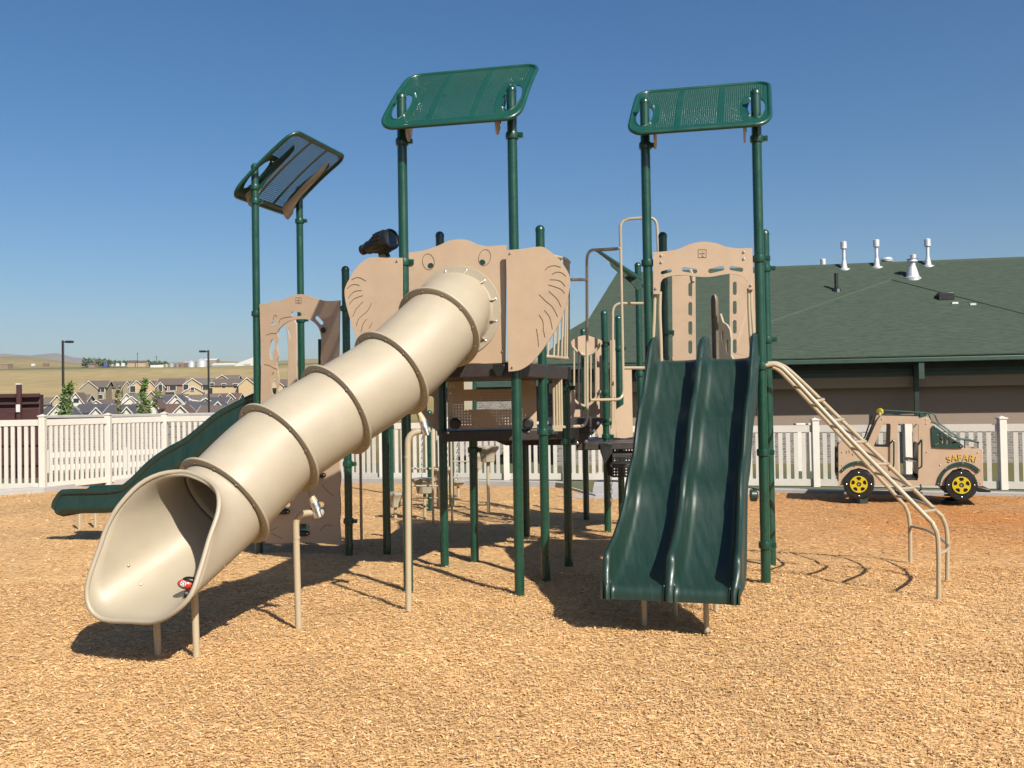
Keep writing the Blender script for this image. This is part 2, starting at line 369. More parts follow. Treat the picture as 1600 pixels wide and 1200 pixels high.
# ================================================================== ground
CREST_X = [-400, 0, 30, 60, 110, 140, 200, 300, 330, 400, 490, 560, 700, 1000, 1700]
CREST_Y = [556, 557, 557.5, 559, 566, 569, 568, 566, 563.5, 566, 560, 563, 566, 568, 566]
TD = [0, 19, 24, 40, 80, 150, 200, 300, 450, 650, 1000, 1300, 1700, 2300]
TZ = [0, 0, 0, -1.5, -3, -3, -1.5, 4, 9.0, 18.5, 42.5, 58, 0, 40]
def terr(k, d):
    """height of the land at bearing k = x/y and depth d"""
    px = 800 + FOC * k
    ych = interp(px, CREST_X, CREST_Y)
    zc = 1.7 + (horizon(px) - ych) * 1700 / FOC
    tz = list(TZ); tz[-2] = zc; tz[-1] = zc - 60
    if ych > 566: tz[-3] = min(tz[-3], zc - 1)
    z = interp(d, TD, tz)
    near = -.25 * sstep(19, 26, d)
    return near + (z - near) * (1 - sstep(-.13, .02, k)) + sstep(-.13, .02, k) * (near + max(0, zc) * sstep(300, 1700, d)) if d < 1700 else z

def build_terrain():
    ks = np.linspace(-1.1, 1.1, 121); ds = [.5, 6, 12, 18, 19, 20, 22, 24, 27, 31, 36, 42, 50, 60, 72, 88, 110, 140, 175, 200, 230, 260, 300, 350, 400, 450, 520, 600, 700, 800, 900, 1000, 1100, 1200, 1300, 1400, 1500, 1600, 1700, 1800, 2000, 2300]
    mb = MB(); vs = []; fs = []
    for d in ds:
        for k in ks:
            z = terr(k, d) - .05
            if d > 250: z += 1.6 * noise.noise(V((k * d * .01, d * .01, 0))) * min(1, d / 900)
            vs.append(V((k * d, d, z)))
    n = len(ks)
    for i in range(len(ds) - 1):
        for j in range(n - 1):
            fs.append((i * n + j, i * n + j + 1, (i + 1) * n + j + 1, (i + 1) * n + j))
    mb.add(vs, fs)
    # the land goes on behind the photographer
    mb.add([V((-60, -60, -.06)), V((60, -60, -.06)), V((60, 1.2, -.06)), V((-60, 1.2, -.06))], [(0, 1, 2, 3)])
    tag(mb.build('terrain', M['terrain'], smooth=60), kind='structure')
build_terrain()

def gz(x, y):
    a = noise.noise(V((x * .55, y * .55, 1.3))) * .042 + noise.noise(V((x * 1.7, y * 1.7, 4.1))) * .022 + noise.noise(V((x * 4.3, y * 4.3, 7.7))) * .011
    return a * sstep(3.0, 5.5, y) * (1 - sstep(16.2, 17.0, y)) 

# edge of the chip surface (world x,y), following the kerb
KERB = [gnd(-260, 780), gnd(0, 774), gnd(70, 769.5), gnd(169, 757), gnd(257, 754), gnd(520, 754), gnd(640, 756), gnd(780, 760), gnd(868, 761.5), gnd(888, 764), gnd(930, 776), gnd(1060, 779), gnd(1190, 769), gnd(1330, 772), gnd(1560, 775), gnd(1760, 779)]
kx = [p.x for p in KERB]; ky = [p.y for p in KERB]
def kerb_y(x): return interp(x, kx, ky)

def build_chip_bed():
    xs = np.arange(-14, 14.01, .10); mb = MB(); vs = []; fs = []; rows = 230
    for x in xs:
        y1 = kerb_y(x)
        for j in range(rows + 1):
            t = j / rows; y = -3 + (y1 + 3) * t
            vs.append(V((x, y, gz(x, y) * (1 if j < rows else 0))))
    n = rows + 1
    for i in range(len(xs) - 1):
        for j in range(rows): fs.append((i * n + j, (i + 1) * n + j, (i + 1) * n + j + 1, i * n + j + 1))
    mb.add(vs, fs)
    tag(mb.build('ground', M['chip_bed'], smooth=80), kind='structure')
build_chip_bed()

def build_chips():
    def zone(n, d0, d1, kmax, smin, smax):
        d = np.sqrt(rng.random(n) * (d1 * d1 - d0 * d0) + d0 * d0); k = (rng.random(n) * 2 - 1) * kmax
        x = k * d; y = d
        L = (smin + (smax - smin) * rng.random(n) ** 2); W = L * (.10 + .20 * rng.random(n)); W = np.maximum(W, .005)
        return x, y, L, W
    Z = [zone(205000, 3.4, 6.5, .92, .010, .045), zone(180000, 6.5, 10, .80, .013, .05), zone(100000, 10, 20.5, .70, .022, .065)]
    x = np.concatenate([z[0] for z in Z]); y = np.concatenate([z[1] for z in Z]); L = np.concatenate([z[2] for z in Z]); W = np.concatenate([z[3] for z in Z])
    keep = y < np.interp(x, kx, ky) - .05; x = x[keep]; y = y[keep]; L = L[keep]; W = W[keep]; n = len(x)
    z = np.array([gz(a, b) for a, b in zip(x, y)]) + .003 + .010 * rng.random(n)
    yaw = rng.random(n) * math.pi; pit = rng.normal(0, .13, n); rol = rng.normal(0, .21, n)
    cy, sy, cp, sp, cr, sr = np.cos(yaw), np.sin(yaw), np.cos(pit), np.sin(pit), np.cos(rol), np.sin(rol)
    ax = np.stack([cy * cp, sy * cp, sp], 1); b0 = np.stack([-sy, cy, 0 * cy], 1); nn = np.cross(ax, b0); bx = b0 * cr[:, None] + nn * sr[:, None]; nz = np.cross(ax, bx)
    C = np.stack([x, y, z], 1); A = ax * (L / 2)[:, None]; B = bx * (W / 2)[:, None]; H = nz * (W * .22 + L * .03)[:, None]
    tp = (.25 + .6 * rng.random(n))[:, None]
    # a six-point shred: two ends, arched middle
    P = np.stack([C - A - B * tp, C - A + B * tp, C + H - B, C + H + B, C + A - B * tp * .7, C + A + B * tp * .7], 1).reshape(-1, 3)
    i0 = np.arange(n) * 6
    F = np.stack([i0, i0 + 2, i0 + 3, i0 + 1, i0 + 2, i0 + 4, i0 + 5, i0 + 3], 1).reshape(-1, 4)
    me = bpy.data.meshes.new('wood_chips'); me.vertices.add(len(P)); me.vertices.foreach_set('co', P.ravel())
    me.loops.add(F.size); me.loops.foreach_set('vertex_index', F.ravel().astype(np.int32))
    me.polygons.add(len(F)); me.polygons.foreach_set('loop_start', (np.arange(len(F)) * 4).astype(np.int32))
    me.update(); me.validate(); me.materials.append(M['chip'])
    o = bpy.data.objects.new('wood_chips', me); COL.objects.link(o)
    tag(o, 'loose pale orange wood chips covering the whole playground floor', 'wood chips', kind='stuff')
build_chips()

# kerb, paths, lawn
def strip(name, pts, w0, w1, z0, z1, m, bev=.01):
    """a band along pts, from offset w0 to w1 away from the lens"""
    mb = MB(); rings = []
    for p in pts:
        a = V((p.x, p.y + w0, z0)); b = V((p.x, p.y + w1, z0))
        rings.append([a, V((a.x, a.y, z1)), V((b.x, b.y, z1)), b])
    mb.loft(rings, True); o = mb.build(name, m, bevel=bev); return tag(o, kind='structure')
strip('kerb', KERB[:10], -.02, .28, -.2, .11, M['concrete'])
strip('kerb', KERB[9:11] + [V((KERB[10].x + .3, KERB[10].y - .1, 0))], -.02, .22, -.2, .04, M['concrete'])
strip('kerb', KERB[12:], -.02, .25, -.2, .06, M['concrete'])
mb = MB(); a, b, c, d = gnd(905, 781), gnd(1060, 783), gnd(1400, 745), gnd(960, 745)
mb.prism([gnd(868, 775), gnd(905, 779), gnd(1062, 781), gnd(1200, 771), V((4, 24, 0)), V((2.0, 24, 0)), gnd(925, 771)][::-1], .12, V((0, 0, 1)))
for q in mb.v: q.z += .012
tag(mb.build('path', M['concrete'], bevel=.004), kind='structure')
mb = MB(); vs = []
def lawn_band(name, pts, w0, w1, z0):
    mb = MB()
    fs = []; vs = []
    for p in pts:
        vs += [V((p.x, p.y + w0, z0)), V((p.x, p.y + w1, z0 - .03))]
    for i in range(len(pts) - 1): fs.append((2 * i, 2 * i + 2, 2 * i + 3, 2 * i + 1))
    mb.add(vs, fs); tag(mb.build(name, M['lawn']), kind='structure')
lawn_band('lawn', KERB[:11], .28, 7.0, .045)
lawn_band('lawn', KERB[12:], .25, 6.0, .03)

# ================================================================== fences
def xy_(p): return V((p.x, p.y, 0))
def fence(pts, h, label, group, z0=0.0, skip=0, pw=.076, pitch=.142, railh=.13, post=.127, ext=.06):
    t = thing('picket_fence', (pts[0].x, pts[0].y, z0), label, 'fence', group)
    for p in pts[skip:]:
        m1 = MB(); m1.box((p.x, p.y, z0 + (h + ext) / 2 - .1), post, post, h + ext + .2)
        po = m1.build('post', M['vinyl'], t, bevel=.006)
        m2 = MB(); m2.box((p.x, p.y, z0 + h + ext + .012), post + .03, post + .03, .024)
        m2.add([V((p.x + i * post / 2, p.y + j * post / 2, z0 + h + ext + .024)) for i, j in ((-1, -1), (1, -1), (1, 1), (-1, 1))] + [V((p.x, p.y, z0 + h + ext + .055))], [(0, 1, 4), (1, 2, 4), (2, 3, 4), (3, 0, 4)])
        m2.build('post_cap', M['vinyl'], po, smooth=0)
    for a, b in zip(pts[:-1], pts[1:]):
        d = V((b.x - a.x, b.y - a.y, 0)); Ln = d.length; d.normalize(); n = V((-d.y, d.x, 0)); c = V(((a.x + b.x) / 2, (a.y + b.y) / 2, 0))
        mb = MB()
        mb.box((c.x, c.y, z0 + h - railh / 2), Ln - post - .002, .05, railh, d, n)
        mb.box((c.x, c.y, z0 + .06 + railh / 2), Ln - post - .002, .05, railh, d, n)
        k = int((Ln - post - .03) / pitch); off = (Ln - (k - 1) * pitch) / 2
        for i in range(k):
            q = a + d * (off + i * pitch); zb, zt = z0 + .06 + railh + .001, z0 + h - railh - .001
            mb.box((q.x, q.y, (zb + zt) / 2), pw, .028, zt - zb, d, n)
        mb.build('picket_panel', M['vinyl'], t, smooth=0)
    return t
FG = 'almond picket fences round the playground'
LP = V((-9.86, 20.9, 0)); dl = V((math.cos(math.radians(68)), math.sin(math.radians(68)), 0))
fence([LP + V((-1.83 * i, .03 * i, 0)) for i in (3, 2, 1)] + [LP], 1.52, 'almond picket fence section in front of the maroon enclosure', FG)
fence([LP, LP + dl * 1.83, LP + dl * 3.66] + [xy_(at(px, 700, d)) for px, d in ((372, 24.1), (480, 23.8))], 1.52, 'almond picket fence running away past the end of the left green slide', FG, skip=1)
pc = [at(px, 700, d) for px, d in ((488, 23.0), (597, 22.3), (700, 22.0), (791, 21.5), (883, 21.2), (972, 20.9))]
fence([V((p.x, p.y, 0)) for p in pc], 1.3, 'almond picket fence behind the platforms and stepping pods', FG, z0=.0)
# gate with a diagonal brace
g0, g1 = at(980, 700, 20.9), at(1048, 700, 20.9)
gt = thing('picket_gate', (g0.x, g0.y, 0), 'almond picket gate with a diagonal brace seen between the platforms and the double slide', 'gate')
mb = MB(); g2 = at(1062, 700, 20.7)
for z in (.22, 1.12): mb.box(((g0.x + g2.x) / 2, g0.y, z), g2.x - g0.x, .05, .12)
for i in range(8):
    x = g0.x + .07 + i * .14; mb.box((x, g0.y, .67), .08, .028, .78)
mb.build('gate_panel', M['vinyl'], gt, smooth=0)
mb = MB(); a = V((g0.x + .03, g0.y - .045, .24)); b = V((g2.x - .02, g0.y - .045, 1.06)); dd = (b - a).normalized()
mb.box((a + b) / 2, (b - a).length, .03, .09, dd, V((0, 1, 0)), dd.cross(V((0, 1, 0))))
mb.build('brace', M['vinyl'], gt, smooth=0)
mb = MB(); mb.box((g0.x - .02, g0.y, .65), .11, .11, 1.4); mb.build('gate_post', M['vinyl'], gt, bevel=.006)
pr = [at(px, 700, d) for px, d in ((1062, 19.6), (1274, 18.9), (1418, 18.3), (1566, 17.7), (1725, 17.1))]
fence([V((p.x, p.y, 0)) for p in pr], 1.21, 'almond picket fence directly behind the play truck', FG, z0=-.02, ext=.09)
for px, d in ((1250, 24.6), (1269, 24.6)):
    p = at(px, 700, d); zt_ = zat(px, 664, d); g_ = thing('gate_post', (p.x, p.y, -.3), 'left one of two square almond gate posts beyond the fence' if px < 1260 else 'right one of two square almond gate posts beyond the fence', 'gate post', 'gate posts beyond the fence')
    MB().box((p.x, p.y, zt_ / 2 - .15), .2, .2, zt_ + .3).build('shaft', M['vinyl'], g_, bevel=.01); MB().box((p.x, p.y, zt_ + .02), .24, .24, .05).build('cap', M['vinyl'], g_, bevel=.01)

# low rock wall with a pale cap, beyond the left fence
sw = thing('stone_wall', (-10, 31, -1), 'low grey stone wall with pale cap stones beyond the left fence', 'wall')
wa, wb = at(70, 650, 33), at(340, 652, 33)
mb = MB(); mb.box(((wa.x + wb.x) / 2, 33, .35), wb.x - wa.x, .3, 2.2); mb.build('masonry', M['stone'], sw, smooth=0)
mb = MB(); mb.box(((wa.x + wb.x) / 2, 33, 1.5), wb.x - wa.x + .1, .42, .1); mb.build('cap', M['concrete'], sw, bevel=.02)
# white rail fence behind the left pickets
rf = thing('rail_fence', (-8, 29, -.6), 'white three rail fence seen through the left pickets', 'fence')
ra, rb = at(75, 700, 28), at(420, 700, 31)
d_ = V((rb.x - ra.x, rb.y - ra.y, 0)); Ln = d_.length; d_.normalize(); nn_ = V((-d_.y, d_.x, 0))
mb = MB()
for z in (-.25, .1, .45): mb.box(((ra.x + rb.x) / 2, (ra.y + rb.y) / 2, z), Ln, .04, .15, d_, nn_)
mb.build('rails', M['white_vinyl'], rf, smooth=0)
for i in range(4):
    p = ra + d_ * (Ln * i / 3); mb = MB(); mb.box((p.x, p.y, -.1), .13, .13, 1.4); mb.build('post', M['white_vinyl'], rf, smooth=0)

# maroon boarded enclosure at the left edge
en = thing('board_enclosure', (-14, 25, 0), 'maroon boarded enclosure with a tall post at the left edge', 'enclosure')
e0, e1 = at(-160, 640, 25), at(62, 640, 25); zt = zat(30, 617, 25)
mb = MB(); mb.box(((e0.x + e1.x) / 2, 25.12, zt / 2 - .2), e1.x - e0.x, .2, zt + .4)
for i in range(3): mb.box(((e0.x + e1.x) / 2, 24.98, zt - .55 - .5 * i), e1.x - e0.x, .03, .44)
mb.build('board_wall', M['maroon'], en, bevel=.01)
mb = MB(); mb.box(((e0.x + e1.x) / 2, 24.95, zt - .02), e1.x - e0.x + .04, .1, .1); mb.box(((e0.x + e1.x) / 2, 24.95, zt - .22), e1.x - e0.x + .02, .06, .05); mb.build('top_rail', M['maroon'], en, bevel=.008)
pp = at(30, 640, 24.85); mb = MB(); zp = zat(30, 601, 24.85); mb.box((pp.x, 24.85, zp / 2), .1, .1, zp); mb.build('post', M['maroon'], en, bevel=.006)
mb = MB(); mb.box((pp.x, 24.85, zp + .015), .115, .115, .03); mb.build('post_cap', M['white'], en)
mb = MB(); zb = zat(30, 638, 24.7); mb.box((pp.x + .01, 24.77, zb), .1, .02, .19); mb.build('latch_plate', M['white'], en, bevel=.004)
# ================================================================== school building
E0 = at(1200, 563, 33.5); yb = math.radians(10.5)
bu = V((math.cos(yb), -math.sin(yb), 0)); bv = V((math.sin(yb), math.cos(yb), 0))
rise = (bv * 9.2 + V((0, 0, 4.85))); rn = bu.cross(rise).normalized()
if rn.z < 0: rn = -rn
bd = thing('school_building', (E0.x, E0.y, -.3), 'long low building with green shingled hip roof and brown walls behind the play truck', 'building')
def rp(px, py): return onplane(px, py, E0, rn)
eL, eR = rp(838, 571), rp(1800, 552.5)
eL = E0 + bu * ((eL - E0).dot(bu)); eR = E0 + bu * ((eR - E0).dot(bu))
r0, r1 = rp(964, 430), rp(1800, 397.5)
P1, P2 = rp(921, 500), rp(894, 516)
back = bv * 18.4
def mir(p):                       # mirrored to the back slope
    s = (p - r0).dot(bv); return p - bv * (2 * s)
mb = MB()
front = [eL, eR, r1, r0, P1, P2]
mb.add(front + [mir(p) for p in front], [(0, 1, 2, 3, 4, 5), (6, 11, 10, 9, 8, 7), (4, 3, 9, 10), (5, 4, 10, 11), (0, 5, 11, 6), (3, 2, 8, 9)])
roof = mb.build('roof', M['shingle_green'], bd, smooth=0, weld=True, solid=.12)
# hip caps of the projecting front bay
mb = MB()
for a, b in ((rp(1393, 439), rp(1090, 545)), (rp(1393, 439), rp(1640, 503)), ):
    mb.tube([a + rn * .045, b + rn * .045], .05, 6)
mb.tube([r0 + V((0, 0, .03)), r1 + V((0, 0, .03))], .08, 6)
mb.build('hip_cap', M['shingle_cap'], roof)
mb = MB(); w0 = E0 + bv * .9; x0 = (eL - E0).dot(bu) + .9; x1 = (eR - E0).dot(bu)
ze = E0.z
def wallbox(m_, za, zb, proud=0.0, a=None, b=None, dep=.3):
    a = x0 if a is None else a; b = x1 if b is None else b
    c = w0 + bu * ((a + b) / 2) - bv * proud; m_.box((c.x, c.y, (za + zb) / 2), b - a, dep, zb - za, bu, bv)
zz = lambda py: zat(1400, py, (w0 + bv * 1.1 + bu * 5).y)
zb2 = lambda py: zat(1400, py, (E0 + bv * .95 + bu * 5).y)
z1, z2, z4 = zb2(588), zb2(605), zz(672)
mb = MB(); wallbox(mb, z4, ze - .16, -.56)
c = w0 + bu * (x0 - .15) + bv * 8; mb.box((c.x, c.y, (ze - .2 + z4) / 2), .3, 15, ze - .2 - z4, bu, bv)
mb.build('wall', M['stucco_brown'], bd, smooth=0)
mb = MB(); wallbox(mb, z2, z1, -.08, x0 - .6, None, .18); mb.build('header_beam', M['stucco_tan'], bd, smooth=0)
mb = MB(); wallbox(mb, -.6, z4, -.51); c = w0 + bu * (x0 - .2) + bv * 8; mb.box((c.x, c.y, (-.6 + z4) / 2), .3, 16, z4 + .6, bu, bv); mb.build('stone_base', M['stone'], bd, smooth=0)
mb = MB(); wallbox(mb, z4, z4 + .05, -.49); mb.build('stone_sill', M['concrete'], bd, smooth=0)
mb = MB(); wallbox(mb, z1, zb2(576.5), -.04, x0 - .6, None, .22); mb.build('frieze', M['green_metal'], bd, smooth=0)
mb = MB(); wallbox(mb, zb2(581.5), zb2(579.5), .0, x0 - .6, None, .22); mb.build('frieze_trim', M['dark_green_metal'], bd, smooth=0)
mb = MB(); wallbox(mb, zb2(576.5) + .001, ze - .16, -.12, x0 - .6, None, .12)
c = E0 + bu * ((x0 + x1) / 2) + bv * .85; mb.box((c.x, c.y, ze - .13), x1 - x0 + 1.4, 1.8, .06, bu, bv); mb.build('soffit', M['dark_green_metal'], bd, smooth=0)
mb = MB(); c = E0 + bu * ((x0 + x1) / 2) - bv * .14; mb.box((c.x, c.y, ze - .10), x1 - x0 + 2.0, .14, .15, bu, bv); mb.build('gutter', M['green_metal'], bd, bevel=.02)
pd = at(1439, 600, 32.6); mb = MB(); q = E0 + bu * ((pd - E0).dot(bu))
mb.box((q - bv * .1).to_tuple()[:2] + (ze - .45,), .17, .13, .55, bu, bv); mb.build('bracket_box', M['green_metal'], bd)
mb = MB(); mb.box((q + bv * .72).to_tuple()[:2] + ((ze - .2) / 2 - .3,), .14, .14, ze + .3, bu, bv)
mb.build('downspout', M['dark_green_metal'], bd)
# lower stone wing seen under the platforms
def wing(px0, px1, yr, ye, d):
    a, b = at(px0, ye, d), at(px1, ye, d); zr = zat(px0, yr, d + 5); L = b.x - a.x
    mb = MB(); mb.add([a, b, V((b.x, d + 5, zr)), V((a.x + 2.5, d + 5, zr)), V((a.x, d + 10, a.z)), V((b.x, d + 10, a.z))], [(0, 1, 2, 3), (0, 3, 4), (3, 2, 5, 4)]); mb.build('roof', M['shingle_green'], bd, smooth=0, solid=.12)
    mb = MB(); mb.box(((a.x + b.x) / 2 + .4, d + 5, (a.z - .15) / 2 - .3), L - .8, 9, a.z + .45); mb.build('wall', M['stone'], bd, smooth=0)
    mb = MB(); mb.box(((a.x + b.x) / 2, d - .08, a.z - .08), L, .12, .22); mb.build('gutter', M['green_metal'], bd, smooth=0)
wing(655, 900, 578, 600, 44)
# roof vents
def flue(px, ytop, ybase, r=.068, m_=None):
    p = rp(px, ybase); zt = zat(px, ytop, p.y); h = zt - p.z; mb = MB()
    mb.lathe([(.24, -.3), (.24, .02), (r * 1.9, .05), (r * 1.15, .36), (r, .37), (r, h - .32), (r * 1.85, h - .30), (r * 1.85, h - .03), (r * 1.2, h)], p, n=14)
    mb.build('flue', M['galv'], roof)
flue(1319, 377, 421); flue(1370, 374, 418); flue(1450, 373, 416)
def stub(px, ytop, dback, w):
    p = rp(px, 415); p = p + bv * dback; p.z = r0.z - .7; zt = zat(px, ytop, p.y); h = zt - p.z; mb = MB()
    mb.lathe([(w * .5, 0), (w * .5, h - .42), (w, h - .40), (w, h - .03), (w * .6, h)], p, n=14); mb.build('vent_stub', M['galv'], roof)
stub(1294, 404, 1.6, .12); stub(1441, 397, 1.6, .12)
p = rp(1393, 413); mb = MB(); z = zat(1393, 402, p.y + 1) - p.z
mb.lathe([(.15, -.4), (.15, z - .2), (.24, z - .19), (.26, z - .1), (.2, z - .02), (.05, z)], p + bv * 1, n=16); mb.build('turbine_vent', M['galv'], roof)
p = rp(1426, 435); zt = zat(1426, 404, p.y); h = zt - p.z; mb = MB()
mb.lathe([(.33, -.3), (.33, .02), (.25, .06), (.14, .46), (.12, .47), (.12, h - .14), (.2, h - .12), (.17, h - .05), (.22, h - .02), (.08, h)], p, n=16); mb.build('cone_vent', M['galv'], roof)
p = rp(1307, 456); zt = zat(1307, 427, p.y); mb = MB(); mb.tube([p - V((0, 0, .1)), V((p.x, p.y, zt))], .075, 10); mb.lathe([(.2, -.1), (.16, .1), (.08, .16)], p, n=10); mb.build('vent_pipe', M['black'], roof)
p = rp(1477, 468); mb = MB(); mb.box(p + V((0, 0, .1)), .55, .4, .3, bu, bv); mb.build('box_vent', M['black'], roof, bevel=.03)
for px, py in ((1492, 476), (1520, 478)):
    p = rp(px, py); mb = MB(); mb.box(p + V((0, 0, .03)), .2, .15, .12, bu, bv); mb.build('roof_flashing', M['galv'], roof)

# ================================================================== far hill
mb = MB(); vs = []; fs = []; D0 = 4200
HX = [-400, -60, 0, 20, 45, 60, 75, 90, 105, 125, 150, 200, 400]; HY = [556, 555, 553.5, 555, 557, 555, 552.8, 554, 556, 561, 569, 575, 580]
for i in range(60):
    px = -400 + 800 * i / 59
    zc = 1.7 + (horizon(px) - interp(px, HX, HY)) * D0 / FOC
    for j in range(7):
        t = j / 6; d = D0 + (t - .6) * 1400; k = (px - 800) / FOC
        z = zc * math.sin(math.pi * min(1, max(0, .02 + t * .81))) ** .8 + 14 * noise.noise(V((px * .05, t * 4, 2)))* (1 if j != 4 else .2)
        vs.append(V((k * d, d, z)))
for i in range(59):
    for j in range(6): fs.append((i * 7 + j, (i + 1) * 7 + j, (i + 1) * 7 + j + 1, i * 7 + j + 1))
mb.add(vs, fs); tag(mb.build('hills', M['far_hill'], smooth=70), kind='structure')

# ================================================================== houses
RC = {'brown': shingle('brown_shingles', (.155, .125, .108), .5, .15), 'slate': shingle('slate_shingles', (.095, .095, .11), .5, .15), 'red': shingle('red_brown_shingles', (.15, .10, .088), .5, .15), 'grey': shingle('grey_shingles', (.175, .16, .14), .5, .15)}
WC = {'tan': mat('tan_siding', (.48, .39, .25), .8, .05), 'olive': mat('olive_siding', (.33, .28, .19), .8, .05), 'white': mat('white_siding', (.72, .69, .62), .8, .05), 'brown': mat('brown_siding', (.30, .21, .145), .8, .05), 'gold': mat('gold_siding', (.55, .42, .25), .8, .05)}
def gable(mbr, mbw, mbt, c, ax, ay, wd, dp, zb, ze_, zr, over=.45):
    """gable block: ridge along ay, gable end facing -ay; walls, roof slabs, bargeboards"""
    f = c - ay * (dp / 2); b = c + ay * (dp / 2)
    def P(base, sx, z): return V((base.x + ax.x * sx, base.y + ax.y * sx, z))
    h = wd / 2
    vs = [P(f, -h, zb), P(f, h, zb), P(f, h, ze_), P(f, 0, zr), P(f, -h, ze_), P(b, -h, zb), P(b, h, zb), P(b, h, ze_), P(b, 0, zr), P(b, -h, ze_)]
    mbw.add(vs, [(0, 1, 2, 3, 4), (5, 9, 8, 7, 6), (1, 6, 7, 2), (0, 4, 9, 5)])
    sl = (zr - ze_) / h; ho = h + over; f2 = f - ay * over; b2 = b + ay * over
    for sg in (-1, 1):
        lo = ze_ - sl * over; T = .22
        q = [P(f2, 0, zr + T), P(b2, 0, zr + T), P(b2, sg * ho, lo + T), P(f2, sg * ho, lo + T)]
        mbr.add(q + [v - V((0, 0, T - .03)) for v in q], [(0, 1, 2, 3), (4, 7, 6, 5), (0, 3, 7, 4), (3, 2, 6, 7), (2, 1, 5, 6)])
        for bb, dy in ((f2, -.06), (b2, .06)):
            if sg == -1: mbt.append(MB())
            tm = mbt[-1] if sg == -1 else mbt[-2 if dy < 0 else -1]
            e = [P(bb + ay * dy, 0, zr + T + .03), P(bb + ay * dy, sg * ho, lo + T + .03), P(bb + ay * dy, sg * ho, lo + T - .2), P(bb + ay * dy, 0, zr + T - .2)]
            tm.add(e + [v + ay * (.05 if dy < 0 else -.05) for v in e], [(0, 1, 2, 3), (4, 7, 6, 5), (0, 4, 5, 1), (1, 5, 6, 2), (2, 6, 7, 3)])
def win(t, c, ax, ay, z, w_=1.1, h_=1.3):
    m1 = MB(); m1.box((c.x - ay.x * .04, c.y - ay.y * .04, z), w_ + .25, .1, h_ + .25, ax, ay); f = m1.build('window', M['white'], t, smooth=0)
    m2 = MB(); m2.box((c.x - ay.x * .08, c.y - ay.y * .08, z), w_, .06, h_, ax, ay); m2.box((c.x - ay.x * .10, c.y - ay.y * .10, z), .06, .06, h_, ax, ay); m2.build('pane', M['glass'], f, smooth=0)
HG = 'houses of the estate beyond the fence'
def house(px0, px1, yr, ye, d, roofc, wallc, label, gab=(), wins=(), yaw=8, zb=None, depth=9):
    """main ridge runs across the view between px0 and px1; gab = (px, width px, y peak, y eave) gables facing us"""
    a = math.radians(yaw); ax = V((math.cos(a), math.sin(a), 0)); ay = V((-math.sin(a), math.cos(a), 0))
    pc = at((px0 + px1) / 2, ye, d); wd = (px1 - px0) / FOC * d
    zr, ze_ = zat((px0 + px1) / 2, yr, d + depth / 2), zat((px0 + px1) / 2, ye, d)
    zr = max(zr, ze_ + .8)
    if zb is None: zb = terr(pc.x / pc.y, d) - 1.5
    t = thing('house', (pc.x, pc.y, zb), label, 'house', HG)
    R, W, T = MB(), MB(), []
    c = pc + ay * (depth / 2)
    gable(R, W, T, c, ay, -ax, depth, wd - .6, zb, ze_, zr)
    for (gx, gw, gy, ge) in gab:
        dd = d - 1.2; g = at(gx, ge, dd); gwm = gw / FOC * dd
        zp, zq = zat(gx, gy, dd), zat(gx, ge, dd)
        gable(R, W, T, V((g.x, g.y, 0)) + ay * (depth * .3), ax, ay, gwm, depth * .6, zb, zq, zp, .35)
    W.build('wall', WC[wallc], t, smooth=0); R.build('roof', RC[roofc], t, smooth=0)
    for tm in T: tm.build('bargeboard', M['white'], t, smooth=0)
    for (wx, wy, ww, wh, front) in wins:
        dd = d - (1.2 if front else 0); q = at(wx, wy, dd); 
        # bring the window on to its wall
        base = pc - ay * (1.2 if front else 0) ; s = (base - q).dot(ay); q2 = q + ay * s
        win(t, V((q2.x, q2.y, 0)), ax, ay, q.z, ww, wh)
    return t
# two storey rear row
house(129, 166, 596, 605, 300, 'brown', 'olive', 'leftmost two storey house of the rear row, olive walls under a brown roof', [(139, 26, 596, 607)], [(154, 609, 1.0, 1.4, 0), (160, 609, 1.0, 1.4, 0), (156, 620, 1.6, 1.3, 0), (141, 621, .6, 1.3, 1)])
house(166, 203, 597, 605, 308, 'brown', 'olive', 'rear row house with a plain olive wall right of the leftmost two storey house', [(199, 14, 597, 606)], [(171, 609, 1.6, 1.2, 0), (184, 611, 1, 1.2, 0)])
house(203, 243, 596, 604, 298, 'brown', 'gold', 'two storey gold house with twin front gables behind the young green tree', [(214, 24, 595.5, 606), (235, 20, 595.5, 607)], [(208, 608, 1.5, 1.8, 1), (235, 606, 1.1, 1.6, 1)])
house(245, 290, 592.5, 601, 292, 'brown', 'brown', 'two storey brown house with porch posts in the middle of the rear row', [(251, 13, 598, 605)], [(251, 606, 1.1, 2.0, 1), (259, 606, 1.0, 1.6, 0), (270, 606, 1.8, 1.4, 0), (262, 616, 4, 1.3, 0)])
house(290, 332, 592, 601, 286, 'grey', 'gold', 'two storey house with a large brown front gable behind the right hand lamp post', [(301, 26, 592, 601), (302, 30, 604, 613)], [(291, 605, 1.4, 1.6, 1), (321, 605, 1.5, 1.6, 0), (301, 608, .9, .9, 1)])
house(331, 394, 593, 602, 284, 'brown', 'gold', 'long two storey gold house of the rear row ending at the green slide', [(386, 26, 591, 602)], [(332, 602, 1.1, 1.2, 0), (350, 603, 1.1, 1.2, 0), (368, 603, 1.3, 1.3, 0), (379, 603, .9, 1.2, 1)])
house(340, 372, 587, 592, 330, 'grey', 'brown', 'house whose roof peeps over the long gold house', [(347, 16, 586.5, 592)])
house(393, 450, 594, 603, 300, 'brown', 'gold', 'two storey gold house at the right end of the rear row behind the arch panel', [(430, 24, 593, 603)], [(410, 606, 1.2, 1.4, 0)])
